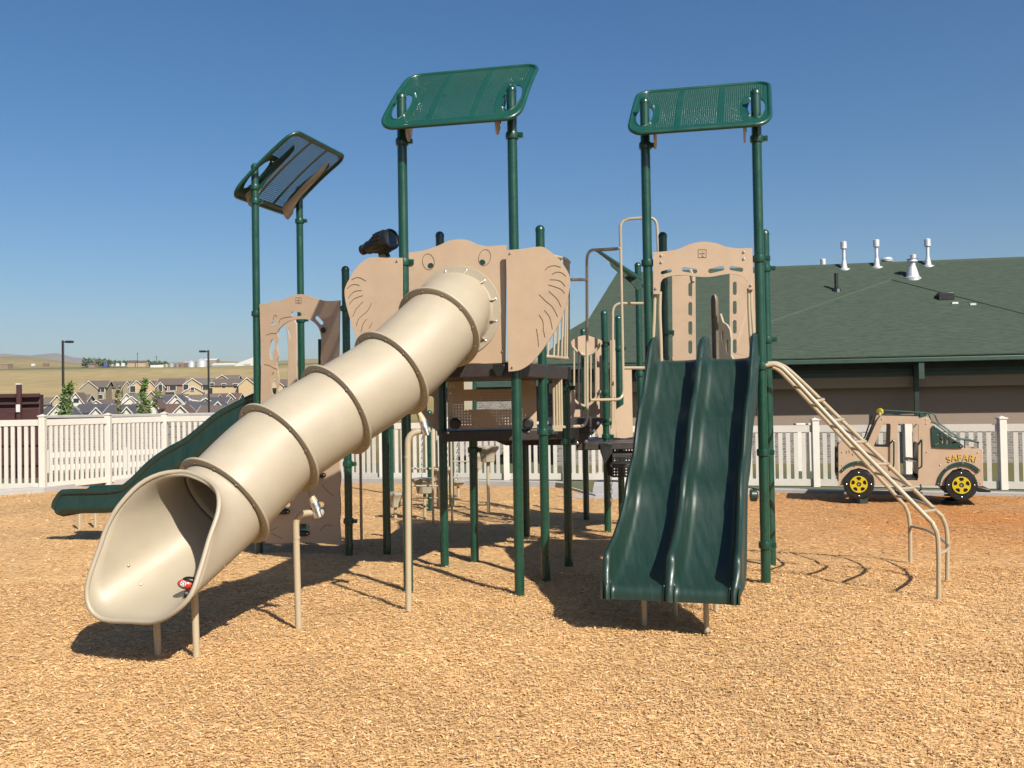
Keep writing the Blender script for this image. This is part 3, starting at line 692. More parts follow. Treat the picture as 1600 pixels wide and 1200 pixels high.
# single storey nearer rows
house(60, 86, 622, 632, 222, 'grey', 'tan', 'grey roofed house just right of the maroon enclosure, farthest back there', [(90, 16, 619, 628)], yaw=6)
house(102, 132, 618, 632, 228, 'brown', 'white', 'brown roofed house half hidden by the left green tree with a tall pale gable', [(119, 26, 614.5, 632)], [(119, 626, 1.2, 1.0, 1)], yaw=5)
house(132, 190, 625.5, 634, 236, 'brown', 'white', 'wide brown roofed house with a low white gable at its left', [(151, 32, 626, 637), (172, 10, 633, 637)], yaw=5)
house(190, 226, 616, 628, 232, 'grey', 'white', 'grey roofed house with a stack of white gables left of the young green tree', [(199, 18, 616, 626), (206, 30, 620, 632)], yaw=5)
house(246, 288, 617.5, 626, 236, 'brown', 'olive', 'brown roofed house seen over the slate roof with stepped gables', [(237, 14, 612, 620)], yaw=5)
house(284, 336, 618, 626, 238, 'grey', 'white', 'grey roofed house with one white front dormer beside the right hand lamp post', [(292, 18, 620, 627), (298, 26, 625.5, 628)], [(296, 629.5, 1.6, 1.2, 0), (305, 629.5, 1.2, 1.2, 0)], yaw=5)
house(318, 372, 616, 625, 244, 'red', 'tan', 'red brown roofed house below the long gold house', [(360, 14, 615, 622)], yaw=5)
house(238, 277, 620, 634, 205, 'slate', 'white', 'slate roofed house with stepped white gables at its right end', [(275, 30, 618, 633), (278, 24, 624, 635)], yaw=4)
house(312, 352, 622, 634, 200, 'slate', 'white', 'slate roofed house with one small white gable close to the green slide', [(322, 13, 623, 627)], yaw=4)
house(60, 100, 636.5, 648, 172, 'slate', 'white', 'slate roofed house with a white gable at the left of the nearest row', [(92, 30, 632, 648)], yaw=4)
house(112, 160, 633, 645, 178, 'slate', 'white', 'slate roofed house with a big white gable directly above the second fence post', [(151, 32, 638, 655)], yaw=4)
house(160, 206, 634, 650, 172, 'slate', 'white', 'slate roofed house between the bare sapling and the big white gable', [(199, 12, 637, 644)], yaw=4)
house(196, 240, 632, 650, 178, 'red', 'white', 'red brown roofed house directly behind the young green tree', yaw=4)
house(238, 272, 633, 650, 164, 'red', 'white', 'red brown roofed house with a large cream gable nearest the green slide', [(283, 32, 635, 651), (240, 12, 628, 636)], yaw=4)
house(283, 330, 629, 648, 176, 'slate', 'white', 'slate roofed house right of the large cream gable', [(341, 12, 629, 635)], yaw=4)
house(306, 352, 635.5, 650, 160, 'brown', 'white', 'brown roofed house at the foot of the right hand lamp post', yaw=4)
house(352, 410, 626, 644, 190, 'brown', 'tan', 'brown roofed house mostly hidden behind the green slide', yaw=4)
# ================================================================== farm on the ridge
def farm(px, yb_, d): 
    p = at(px, yb_, d); return p
def barn(px0, px1, ytop, yeave, ybase, d, roofm, wallm, label, name='barn'):
    a, b = at(px0, ybase, d), at(px1, ybase, d); t = thing(name, ((a.x + b.x) / 2, d, a.z), label, 'barn' if name == 'barn' else name.replace('_', ' '))
    R, W, T = MB(), MB(), []; zt, ze_ = zat(px0, ytop, d), zat(px0, yeave, d); dp = 14
    gable(R, W, T, V(((a.x + b.x) / 2, d + 7, 0)), V((0, 1, 0)), V((-1, 0, 0)), dp, b.x - a.x, a.z - 6, ze_, zt, .3)
    W.build('wall', wallm, t, smooth=0); R.build('roof', roofm, t, smooth=0)
    return t
white_m = mat('white_sheet_metal', (.74, .73, .70), .5, .04); grey_m = mat('grey_sheet_metal', (.42, .44, .46), .5, .1); rust_m = mat('rusty_sheet', (.22, .13, .10), .8, .2)
barn(331, 369, 567.5, 570.5, 575, 1150, white_m, grey_m, 'long low white roofed shed left of the big white barn')
t = thing('barn', (at(400, 575, 1120).x, 1120, at(400, 575, 1120).z), 'big white barn with a broad gable behind the left green posts', 'barn')
R, W, T = MB(), MB(), []; a, b = at(367, 576, 1120), at(428, 576, 1120)
gable(R, W, T, V(((a.x + b.x) / 2, 1132, 0)), V((1, 0, 0)), V((0, 1, 0)), b.x - a.x, 24, a.z - 6, zat(400, 568, 1120), zat(400, 557, 1120), .4)
W.build('wall', white_m, t, smooth=0); R.build('roof', white_m, t, smooth=0)
mb = MB(); q = at(386, 572, 1118); mb.box(q, 7, .6, 5); mb.build('door', grey_m, t)
barn(318, 338, 560.5, 563, 572, 1190, white_m, WC['olive'], 'tan barn with a white roof behind the silos')
barn(287, 293, 565, 566.5, 572, 1160, white_m, rust_m, 'small white roofed shed left of the silos')
barn(1, 12, 569, 569.8, 571.5, 1250, WC['brown'], WC['brown'], 'small brown shed at the far left of the hillside')
def silo(px, w_, yt, yb_, d, label, m_):
    p = at(px, yb_, d); r = w_ / FOC * d / 2; h = zat(px, yt, d) - p.z + 3
    t = thing('silo', (p.x, p.y, p.z - 3), label, 'silo', 'metal silos on the ridge')
    mb = MB(); mb.lathe([(r, 0), (r, h * .8)], V((p.x, p.y, p.z - 3)), n=20); mb.build('drum', m_, t)
    mb = MB(); mb.lathe([(r * 1.02, h * .8), (r * .15, h * .99), (.01, h)], V((p.x, p.y, p.z - 3)), n=20); mb.build('cone_roof', m_, t)
silo(315, 16, 560, 575, 1130, 'largest galvanised silo on the ridge', M['galv']); silo(299, 11, 563, 575, 1130, 'second largest galvanised silo left of the largest one', M['galv'])
silo(284, 10, 567, 573.5, 1140, 'brownish squat silo nearest the second largest silo', rust_m); silo(277.5, 9, 567.5, 573, 1140, 'dull brown squat silo in the middle of the low row', mat('dull_bin', (.28, .23, .21), .7)); silo(268, 8, 567.5, 572.8, 1140, 'pale squat silo in the low row', grey_m); silo(260, 7, 568.5, 573, 1140, 'leftmost small cream bin of the low row', WC['tan'])
def ranch(px0, px1, yr, ye, ybs, d, rc, wc, label):
    a, b = at(px0, ybs, d), at(px1, ybs, d); t = thing('house', ((a.x + b.x) / 2, d, a.z), label, 'house'); R, W, T = MB(), MB(), []
    gable(R, W, T, V(((a.x + b.x) / 2, d + 6, 0)), V((0, 1, 0)), V((-1, 0, 0)), 12, b.x - a.x, a.z - 6, zat(px0, ye, d), zat(px0, yr, d), .5)
    W.build('wall', wc, t, smooth=0); R.build('roof', rc, t, smooth=0)
ranch(199, 212, 563, 566.5, 571.5, 1200, RC['red'], WC['tan'], 'brown roofed farmhouse on the ridge, left of its paler neighbour')
ranch(211, 227, 563.5, 566.5, 571.5, 1200, RC['red'], WC['gold'], 'pale farmhouse with a red brown roof between the trees on the ridge')
ranch(138, 148, 567.5, 569.5, 572, 1200, RC['red'], WC['brown'], 'low brown farmhouse in front of the dark row of trees')
def trailer(px, w_, yt, yb_, m_, label, cat='trailer'):
    p = at(px, yb_, 1120); w2 = w_ / FOC * 1120; h = zat(px, yt, 1120) - p.z; mb = MB(); mb.box((p.x, p.y, p.z + h / 2 - .6), w2, 3, h + 1.2)
    o = mb.build('trailer', m_, None, bevel=.3); tag(o, label, cat)
trailer(245.5, 20, 570.3, 573, M['white'], 'long white trailer parked on the ridge left of the small bins')
trailer(165.5, 5, 567.5, 571.5, mat('blue_tarp', (.05, .10, .42), .6), 'blue covered trailer in front of the dark row of trees')
trailer(184, 5, 568, 571, M['white'], 'short white trailer right of the blue one'); trailer(192.5, 5, 567.5, 571, M['white'], 'short white trailer next to the brown roofed farmhouse'); trailer(176, 3.5, 569, 571.3, grey_m, 'small grey trailer right beside the blue one')
trailer(72, 9, 567.5, 570.5, rust_m, 'dark red shed on wheels on the left hillside'); trailer(52, 5, 568.5, 570.5, M['white'], 'tiny white trailer on the left hillside')
for px, yt, yb_, lab in ((215, 551, 571, 'thin utility mast left of the pale farmhouse roof'), (244.5, 556, 572, 'thin utility mast above the long white trailer')):
    p = at(px, yb_, 1180); mb = MB(); zt_ = zat(px, yt, 1180); mb.tube([V((p.x, p.y, p.z - 3)), V((p.x, p.y, zt_))], .28, 5); mb.box((p.x, p.y, zt_ - 1.5), 4, .3, .3)
    tag(mb.build('utility_mast', M['dark_pole']), lab, 'mast')
# a dark wood on the ridge that reads as one mass
def leaves(n, cfun, size, mb_v, mb_f):
    for _ in range(n):
        c = cfun(); s = size * random.uniform(.6, 1.3); a = V((random.gauss(0, 1), random.gauss(0, 1), random.gauss(0, .7))).normalized(); b = a.orthogonal().normalized(); k = len(mb_v)
        mb_v += [c - a * s, c + b * s * .55, c + a * s, c - b * s * .55]; mb_f.append((k, k + 1, k + 2, k + 3))
vs, fs = [], []
def wood(px0, px1, y0f, yb_, d, n):
    for _ in range(n):
        px = random.uniform(px0, px1); top = y0f(px); q = random.random() ** .7; y = yb_ + (top - yb_) * q
        leaves(1, lambda: at(px, y, d + random.uniform(-20, 20)), 1.7, vs, fs)
wood(129, 172, lambda x: 561.5 + 1.2 * math.sin(x * .8) + 2.2 * sstep(150, 172, x) + 1.0 * math.sin(x * 2.1), 572, 1230, 2600)
wood(170, 200, lambda x: 564.8 + 1.2 * math.sin(x * .9), 570, 1240, 900)
wood(227, 262, lambda x: 565.8 + 1.0 * math.sin(x * .7) - 1.8 * math.exp(-((x - 232) / 3) ** 2), 571, 1230, 1000)
mb = MB(); mb.add(vs, fs); tag(mb.build('distant_trees', M['leaf_far'], smooth=0), 'dark green far off row of trees along the ridge', 'trees', kind='stuff')

# ================================================================== lamp posts, young trees
def lamp(px, ytop, d, side, label):
    p = at(px, 640, d); zb = terr(p.x / p.y, d) - .3; zt_ = zat(px, ytop, d)
    t = thing('street_lamp', (p.x, p.y, zb), label, 'street lamp', 'lamp posts beyond the fence')
    mb = MB(); mb.box((p.x, p.y, (zb + zt_) / 2), .15, .15, zt_ - zb); mb.build('pole', M['dark_pole'], t, bevel=.02)
    mb = MB(); mb.box((p.x + side * .16, p.y, zt_ - .12), .3, .07, .07); mb.build('arm', M['dark_pole'], t)
    mb = MB(); mb.box((p.x + side * .5, p.y, zt_ - .11), .55, .36, .17); mb.build('lamp_head', M['dark_pole'], t, bevel=.03)
lamp(99, 532, 76, 1, 'tall dark lamp post with its head turned right, behind the left green tree')
lamp(326.5, 547, 88, -1, 'tall dark lamp post with its head turned left, above the green slide')
def tree(px, ytop, ybot, d, w_, n, m_, label, lean=0, clumps=7):
    p = at(px, 640, d); zb = terr(p.x / p.y, d) - .2; zt_ = zat(px, ytop, d); z0 = zat(px, ybot, d)
    t = thing('young_tree', (p.x, p.y, zb), label, 'tree', 'young trees beyond the fence')
    mb = MB(); top = V((p.x + lean, p.y, zt_ - .3)); mb.tube([V((p.x, p.y, zb)), V((p.x + lean * .3, p.y, (zb + zt_) / 2)), top], [.06, .045, .015], 7)
    cl = []
    wm = w_ / FOC * d / 2
    for i in range(clumps):
        f = i / (clumps - 1); z = z0 + (zt_ - z0) * f; r = wm * (1.0 - .65 * f) * random.uniform(.6, 1.1)
        a = random.uniform(0, 6.28); c = V((p.x + lean * f + math.cos(a) * r * .75, p.y + math.sin(a) * r * .75, z - .1)); cl.append((c, max(.14, r * .6)))
        mb.tube([V((p.x + lean * f * .8, p.y, z - .35)), c], [.02, .006], 5)
    mb.build('trunk', M['bark'], t)
    v2, f2 = [], []
    for c, r in cl:
        leaves(n // clumps, lambda: c + V((random.gauss(0, r * .5), random.gauss(0, r * .5), random.gauss(0, r * .75))), .075, v2, f2)
    m2 = MB(); m2.add(v2, f2); m2.build('crown', m_, t, smooth=0)
tree(104, 600, 648, 52, 26, 1100, M['leaf'], 'dense young green tree in front of the left lamp post', .1, 10)
tree(226, 594, 652, 50, 26, 800, M['leaf'], 'tall airy young green tree in the middle of the house roofs', -.05, 10)
tree(184, 604, 645, 52, 12, 170, M['leaf_sparse'], 'nearly bare sapling between the two green trees', 0, 6)
tree(243, 612, 630, 52, 14, 160, M['leaf_sparse'], 'small sapling just right of the tall airy tree', .1, 5)
# ================================================================== play structure
YAW = math.radians(14.5)
pu = V((math.cos(YAW), -math.sin(YAW), 0)); pv = V((math.sin(YAW), math.cos(YAW), 0)); Z = V((0, 0, 1))
PS = thing('play_structure', (0.3, 10.2, 0), 'large tan and green playground structure with three roofed towers, tube slide and double slide', 'playground')
PR = .0445
def xy(p): return V((p.x, p.y, 0))
POST = {}
def post(key, p, ztop, clamps=(), r=PR):
    p = xy(p); mb = MB()
    prof = [(r, -.3), (r, ztop - .05), (r * 1.06, ztop - .049), (r * 1.06, ztop - .03), (r * .92, ztop - .012), (r * .6, ztop + .004), (r * .2, ztop + .01)]
    mb.lathe(prof, p, n=18); o = mb.build('post', M['green'], PS); POST[key] = (p, o)
    for z in clamps: clamp(key, z)
    return p
def clamp(key, z, ang=None, r=PR):
    p, o = POST[key]; mb = MB()
    mb.lathe([(r + .001, -.034), (r + .013, -.03), (r + .016, -.012), (r + .016, .012), (r + .013, .03), (r + .001, .034)], p + Z * z, n=18)
    a = (pu if ang is None else V((math.cos(ang), math.sin(ang), 0)))
    b = Z.cross(a)
    mb.box(p + a * (r + .03) + Z * z, .05, .035, .045, a, b); mb.lathe([(.012, -.024), (.012, .024)], p + a * (r + .035) + Z * z, b, 8)
    mb.build('clamp', M['green'], o)

A = post('A', at(628, 205, 9.16), 4.58, [4.13, zat(632, 410, 9.16)])
B = post('B', gnd(812, 927), 4.56, [4.11, zat(800, 398, 8.9), zat(808, 563, 8.9)])
C = post('C', at(1008, 215, 9.33), 4.55, [4.10, zat(1012, 411, 9.33), 1.9])
D = post('D', gnd(1197, 915), 4.55, [4.09, zat(1186, 404, 9.09), zat(1192, 572, 9.09), zat(1194, 707, 9.09), zat(1197, 852, 9.09)])
E_ = post('E', gnd(405, 861), 4.60, [4.15, 4.32, zat(400, 490, 11.8)])
F_ = post('F', at(468, 330, 12.85), 4.55, [4.1, zat(468, 500, 12.85)])
Gp = post('G', at(542, 600, 11.35), zat(538, 417, 11.35), [zat(541, 482, 11.35), zat(541, 725, 11.35), zat(543, 814, 11.35)])
H = post('H', gnd(605, 866), 2.0, [1.45])
I = post('I', gnd(695, 885), zat(686, 362, 10.44), [zat(692, 676, 10.44)])
J = post('J', gnd(853, 903), zat(845, 352, 9.65), [zat(850, 675, 9.65)])
K = post('K', gnd(889, 882), 2.02, [zat(888, 606, 10.44), zat(888, 690, 10.44)])
L_ = post('L', gnd(742, 877), 1.40, [1.2])
M_ = post('M', gnd(823, 835), 1.36)
N_ = post('N', gnd(916, 800), 1.22)
O_ = post('O', gnd(950, 833), zat(947, 485, 12.85), [zat(947, 537, 12.85), zat(947, 613, 12.85), zat(948, 661, 12.85), zat(948, 682, 12.85)])
P_ = post('P', gnd(972, 821), zat(968, 494, 13.7), [zat(969, 545, 13.7), zat(970, 660, 13.7)])
Q_ = post('Q', at(997, 440, 13.6), zat(995, 411, 13.6), [zat(998, 447, 13.6), zat(1000, 585, 13.6)])
R_ = post('R', at(1036, 400, 10.3), zat(1034, 364, 10.3), [zat(1036, 520, 10.3)])
S_ = post('S', at(1196, 420, 10.12), zat(1193, 360, 10.12), [zat(1196, 420, 10.12), 2.3])
post('Y', gnd(743, 806), 2.1); post('T', gnd(673, 798), 1.6); post('U', gnd(706, 791), 1.9); post('W', gnd(612, 772), 1.8); post('X', at(912, 560, 14.6), zat(912, 514, 14.6))

# ---- roofs
def roof_panel(P1, P2, w, zlow, rise, label=None, out=.24, dep=.84, ov=.125, hole=.0085, th=.004):
    a = (P2 - P1).normalized(); Wt = (P2 - P1).length
    t0, t1 = -ov, Wt + ov; s0, s1 = -out, dep - out; w = w.normalized()
    def zz_(s):
        q = (s - s0) / dep; return zlow + rise * (1.22 * q - .22 * q * q)
    def S(t, s, off=0.0): return P1 + a * t + w * s + Z * (zz_(s) + off)
    rc = .13
    def rr(inset, n=8):
        out_ = []
        for cx, cy, a0 in ((t1 - rc, s0 + rc, -90), (t1 - rc, s1 - rc, 0), (t0 + rc, s1 - rc, 90), (t0 + rc, s0 + rc, 180)):
            for k in range(n + 1):
                an = math.radians(a0 + 90 * k / n); out_.append((cx + (rc - inset) * math.cos(an), cy + (rc - inset) * math.sin(an)))
        # extra points on the curved sides
        res = []
        for i, p in enumerate(out_):
            q = out_[(i + 1) % len(out_)]; res.append(p); L_n = math.hypot(q[0] - p[0], q[1] - p[1]); k = int(L_n / .08)
            for j in range(1, k): res.append((p[0] + (q[0] - p[0]) * j / k, p[1] + (q[1] - p[1]) * j / k))
        return res
    rp_ = PS
    # perforated sheet: the holes are real
    pitch = .0185
    def cuts(lo, hi):
        n = int((hi - lo) / pitch); e = (hi - lo - n * pitch) / 2; c = [lo]; 
        for i in range(n): c += [lo + e + i * pitch + (pitch - hole) / 2, lo + e + i * pitch + (pitch + hole) / 2]
        return c + [hi]
    ts, ss = cuts(t0, t1), cuts(s0, s1)
    bands = [t0 + .345 * (t1 - t0), t0 + .655 * (t1 - t0)]
    def inside(t, s, m_=0.0):
        x = max(t0 + rc - t, 0, t - (t1 - rc)); y = max(s0 + rc - s, 0, s - (s1 - rc)); return math.hypot(x, y) < rc - m_
    def slotd(t, s):      # around the posts
        return min(math.hypot((t - tp) / .085, (s - .03) / .175) for tp in (-.005, Wt + .005))
    vs, fs = [], []; idx = {}
    def vid(i, j):
        if (i, j) not in idx: idx[(i, j)] = len(vs); vs.append(S(ts[i], ss[j]))
        return idx[(i, j)]
    for i in range(len(ts) - 1):
        for j in range(len(ss) - 1):
            tc, sc = (ts[i] + ts[i + 1]) / 2, (ss[j] + ss[j + 1]) / 2
            if not inside(tc, sc, .002): continue
            sd = slotd(tc, sc)
            if sd < 1: continue
            solid = not inside(tc, sc, .05) or any(abs(tc - b) < .032 for b in bands) or tc < t0 + .06 or tc > t1 - .06 or sc < s0 + .06 or sc > s1 - .05 or (sd < 1.75 and sc < .26)
            if not solid and i % 2 == 1 and j % 2 == 1: continue
            fs.append((vid(i, j), vid(i + 1, j), vid(i + 1, j + 1), vid(i, j + 1)))
    mb = MB(); mb.add(vs, fs); sheet = mb.build('roof_panel', M['green_roof'], PS, smooth=60, solid=th)
    if label: sheet['label'] = label
    mb = MB(); mb.tube([S(t, s) for t, s in rr(.0)], .021, 10, closed=True); mb.build('frame', M['green_roof'], sheet, smooth=60)
    mb = MB()
    for tp in (-.005, Wt + .005): mb.tube([S(tp + .085 * math.cos(k * math.pi / 12), .03 + .175 * math.sin(k * math.pi / 12)) for k in range(24)], .008, 6, closed=True)
    mb.build('slot_rim', M['green_roof'], sheet)
    for tp, sg in ((.115, 1), (Wt - .115, -1)):
        top = [S(tp, s0 + .05 + (dep - .17) * k / 12, -.012) for k in range(13)]
        bot = [(s0 + .05 + (dep - .17) * k / 12, (.20 * max(0, 1 - k / 5) ** 1.5 + .10 * math.sqrt(max(0, 1 - (k / 12) ** 4)) + .012)) for k in range(13)]
        bt = [S(tp, s, -.012 - h) for s, h in bot]
        bt[0] = S(tp, s0 + .09, -.17); bt[1] = S(tp, s0 + .13, -.24); bt[2] = S(tp, s0 + .2, -.235)
        mb = MB(); mb.prism(top + bt[::-1], .02, a * sg); mb.build('bracket', M['tan'], sheet, bevel=.004)
        mb = MB(); tq = tp - sg * .022
        mb.prism([S(tq, s, -.015) for s in (-.06, .1, .25, .40, .47)] + [S(tq, s, -.015 - h) for s, h in ((.47, .06), (.40, .085), (.25, .095), (.1, .11), (-.06, .16))], .006, a * sg); mb.build('bracket_plate', M['green_board'], sheet)
    mb = MB()
    for tp in (0, Wt):
        for ds in (-.11, .2):
            mb.lathe([(.013, -.004), (.013, .012), (.006, .018)], S(tp + (.06 if tp == 0 else -.06), ds), Z, 8)
    mb.build('bolt', M['bolt'], sheet)
    return sheet
roof_panel(A, B, pv, 4.20, .74, 'green perforated roof panel above the elephant tower')
roof_panel(C, D, pv, 4.16, .63, 'green perforated roof panel above the double slide')
roof_panel(E_, F_, pu, 4.22, .70, 'roof panel of the left tower with its dark underside showing', hole=.0125, th=.002)

# ---- decks
def deck(pts, z, th=.12, label=None):
    mb = MB(); mb.prism([V((p.x, p.y, z)) for p in pts], th, Z); o = mb.build('deck', M['deck'], PS, bevel=.012)
    return o
n_ = -pv
deck([A + n_ * .03 - pu * .02, B + n_ * .03 + pu * .03, K + pu * .05, K + pu * .05 + pv * .06, I + pv * .1, I - pu * .05], 2.07, .135)
deck([C + n_ * .02, D + n_ * .02, S_ + pv * .04, R_ + pv * .04], 2.04, .13)
deck([E_, Gp, Gp + pv * 1.15, F_], 1.62, .13)
d0 = at(690, 680, 10.32); d1 = at(852, 680, 10.32)
deck([xy(d0), xy(d1), xy(at(905, 680, 10.9)), xy(at(905, 680, 12.3)), xy(at(823, 680, 12.9)), xy(at(725, 680, 12.9)), xy(at(700, 680, 11.6))], zat(760, 672, 10.32), .115)
deck([xy(at(900, 680, 12.6)), xy(at(1040, 680, 12.6)), xy(at(1040, 680, 14.2)), xy(at(900, 680, 14.6))], zat(980, 690, 12.6), .10)

# ---- head panel with ears
def px2(plist, p0, n): return [onplane(a, b, p0, n) for a, b in plist]
def board(name, outline, p0, n, m_, th=.019, holes=(), parent=PS, bevel=.004, label=None, sm=0, smh=0):
    if sm: outline = smooth2(outline, sm)
    mb = MB(); mb.prism(px2(outline, p0, n), th, n, [px2(h, p0, n) for h in holes]); o = mb.build(name, m_, parent, bevel=bevel)
    if label: o['label'] = label
    return o
def bolts(pl, p0, n, parent, r=.011, m_=None, name='bolt'):
    for a, b in pl:
        q = onplane(a, b, p0, n); MB().lathe([(r, -.002), (r, .004), (r * .75, .009), (r * .3, .011)], q, n, 8).build(name, m_ or M['bolt'], parent)
def lines(pls, p0, n, parent, r=.003, m_=None, name='engraved_line', off=.001, closed=False):
    mb = MB()
    for pl in pls:
        mb.tube([q + n * off for q in crom(px2(pl, p0, n), 5, closed)], r, 5, closed=closed)
    return mb.build(name, m_ or M['tan_groove'], parent)
HN = -pv                                   # facing us
HP = A + HN * .0 + Z
head_out = smooth2([(638.5, 394.5), (652, 393), (665, 390.5), (685, 383.5), (702, 376), (720, 374), (733, 376), (747, 382), (762, 385)], 5, False) + [(791, 382.5), (789, 567), (640, 572)]
head_hole = ell(713, 487, 57, 59, 30)
head = board('head_panel', head_out, HP, HN, M['tan'], holes=[head_hole], label='tan elephant head panel with two engraved eyes and the tube slide as its trunk')
lines([ell(669.5, 409, 9.2, 12.5, 16, -.2), ell(757.3, 402.5, 9.2, 12.8, 16, .25)], HP, HN, head, .0024, closed=True, name='eye_outline')
for cx, cy, rt in ((672.7, 415, .25), (753.8, 409.7, -.15)):
    board('pupil', ell(cx, cy, 4.7, 4.1, 16, -.5 if rt > 0 else .4), HP + HN * .002, HN, M['green_board'], .004, parent=head, bevel=0)
bolts([(785, 549)], HP + HN * .001, HN, head)
EP = HP + HN * .075
ear_r = [(790.5, 391), (815, 389), (840, 385.5), (852, 387.5), (870, 402), (882, 417), (889.5, 432), (890, 447), (885, 473), (875, 502), (862, 525), (845, 550), (830, 567), (815, 577), (803, 580), (794.5, 580.5)]
earo = [(790.5, 391)] + smooth2(ear_r[1:-1], 4, False) + [(794.5, 580.5)]
earR = board('ear_panel', earo, EP, HN, M['tan'], bevel=.005, label='tan elephant ear panel right of the tube slide')
ear_l = [(628.3, 402.8), (606, 403), (585, 402), (572, 405), (557, 418), (545, 437), (539, 450), (538.3, 460), (541, 477), (548, 502), (556, 526), (566, 543), (580, 560), (596, 574), (612, 581), (628.5, 583)]
earl = [(628.3, 402.8)] + smooth2(ear_l[1:-1], 4, False) + [(629, 583)]
earL = board('ear_panel', earl, EP, HN, M['tan'], bevel=.005, label='tan elephant ear panel left of the tube slide')
def C4(pl): return [(520 + a / 4, 340 + b / 4) for a, b in pl]
lines([C4(p) for p in ([(1327, 328), (1350, 308), (1385, 300), (1425, 310)], [(1370, 353), (1405, 340), (1435, 347), (1458, 367)], [(1357, 388), (1400, 390), (1430, 402), (1453, 430)], [(1348, 420), (1400, 436), (1430, 450), (1450, 473)], [(1350, 460), (1385, 490), (1410, 520), (1426, 556)], [(1290, 480), (1330, 520), (1375, 560), (1406, 620)], [(1323, 578), (1352, 615), (1365, 655), (1373, 697)], [(1290, 607), (1314, 650), (1317, 700), (1327, 748)], [(1273, 695), (1279, 730), (1284, 765), (1286, 806)])], EP, HN, earR)
lines([C4(p) for p in ([(118, 388), (150, 375), (175, 378), (207, 396)], [(90, 443), (120, 420), (145, 418), (167, 424)], [(97, 502), (125, 470), (150, 458), (180, 455)], [(103, 543), (130, 510), (155, 498), (188, 487)], [(125, 618), (145, 575), (165, 550), (190, 525)], [(147, 678), (165, 630), (215, 585), (243, 536)], [(178, 715), (185, 680), (195, 655), (215, 633)], [(228, 692), (236, 675), (247, 658)])], EP, HN, earL)
bolts([(797, 396), (800.5, 574)], EP, HN, earR); bolts([(620.5, 408)], EP, HN, earL)
board('toe_plate', [(770, 569), (788, 569), (788, 575), (783, 588), (776, 588), (770, 578)], HP + HN * .05, HN, M['black'], .02)

# ---- telescope
ta, tb = at(566, 391, 9.62), at(613, 373, 9.34); tx = (tb - ta).normalized(); TL = (tb - ta).length
tele = MB().lathe([(.04, 0), (.05, .005), (.05, .05), (.042, .06), (.042, TL * .2), (.064, TL * .22), (.066, TL * .38), (.078, TL * .40), (.080, TL * .52), (.098, TL * .54), (.102, TL * .6), (.102, TL * .97), (.095, TL), (.084, TL), (.08, TL * .96)], ta, tx, 22).build('telescope', M['black'], PS)
mb = MB(); fx = tx.orthogonal().normalized(); fy = tx.cross(fx)
for k in range(16):
    an = 2 * math.pi * k / 16; c = ta + tx * (TL * .7) + (fx * math.cos(an) + fy * math.sin(an)) * .103
    mb.tube([c - tx * .06, c + tx * .06], .008, 5)
mb.build('grip_ribs', M['black'], tele)
MB().lathe([(.08, 0), (.08, .004)], ta + tx * (TL * .965), tx, 22).build('lens', M['glass'], tele)
mb = MB(); mb.tube([at(593, 388, 9.5), at(599, 408, 9.5)], .03, 10); mb.tube([at(600, 385, 9.5), at(607, 402, 9.5)], .022, 10); mb.build('mount', M['green'], tele)
board('mount_plate', [(590, 404), (592, 399), (598, 396), (604, 400), (606, 404)], V((0, 9.45, 0)), V((0, -1, 0)), M['tan'], .02, parent=tele)

# ---- tube slide
TS = thing_ = None
P0 = onplane(714, 487, HP, HN)
ctr = [P0 + pv * .02, P0 - pv * .14, at(684, 514, 8.55), at(609, 585, 8.15), at(522, 642, 7.80), at(433, 702, 7.45), at(348, 785, 7.08)]
RT = .338
path = crom(ctr, 12); NS = 48
def frame(t):
    r = V((0, 0, 1)) - t * t.z; a = r.normalized(); b = t.cross(a)
    if b.dot(_r) < 0: b = -b
    return a, b
def circ(c, t, R, n=NS):
    a, b = frame(t); return [c + (a * math.cos(2 * math.pi * k / n) + b * math.sin(2 * math.pi * k / n)) * R for k in range(n)]
tans = []
for i in range(len(path)):
    a = path[max(0, i - 1)]; b = path[min(len(path) - 1, i + 1)]; tans.append((b - a).normalized())
tans[0] = -pv
def radius(i):
    q = i / 12; f = q - math.floor(q); d_ = min(f, 1 - f); base = .318 + .020 * sstep(0, 1.6, q)
    return base if q < 2 else RT + .004 * math.sin(math.pi * f)
rings = [circ(path[i], tans[i], radius(i)) for i in range(len(path))]
tsl = MB().loft(rings, False).build('tube_slide', M['cream'], PS, smooth=60, solid=.012)
tsl['label'] = 'cream plastic tube slide curving down to the left'
for q in (2, 3, 4, 5, 6):
    i = q * 12; c, t = path[min(i, len(path) - 1)], tans[min(i, len(path) - 1)]
    ax_ = t; o = c - ax_ * .025
    R_o = radius(min(i, len(path) - 1)) ; prof = [(R_o - .004, -.02), (R_o + .040, -.004), (R_o + .058, .001), (R_o + .062, .005), (R_o + .062, .017), (R_o + .060, .0205), (R_o + .057, .022), (R_o - .004, .022)]
    rn_ = [[o + ax_ * h + v_ for v_ in [x - c for x in circ(c, t, r)]] for r, h in prof]
    fl = MB().loft(rn_, False).build('flange', M['cream'], tsl, smooth=40)
    for k in range(0, NS, 4):
        p = circ(c, t, R_o + .030)[k] - ax_ * .003; MB().lathe([(.009, -.002), (.009, .006), (.004, .009)], p, ax_, 6).build('flange_bolt', M['bolt'], tsl)
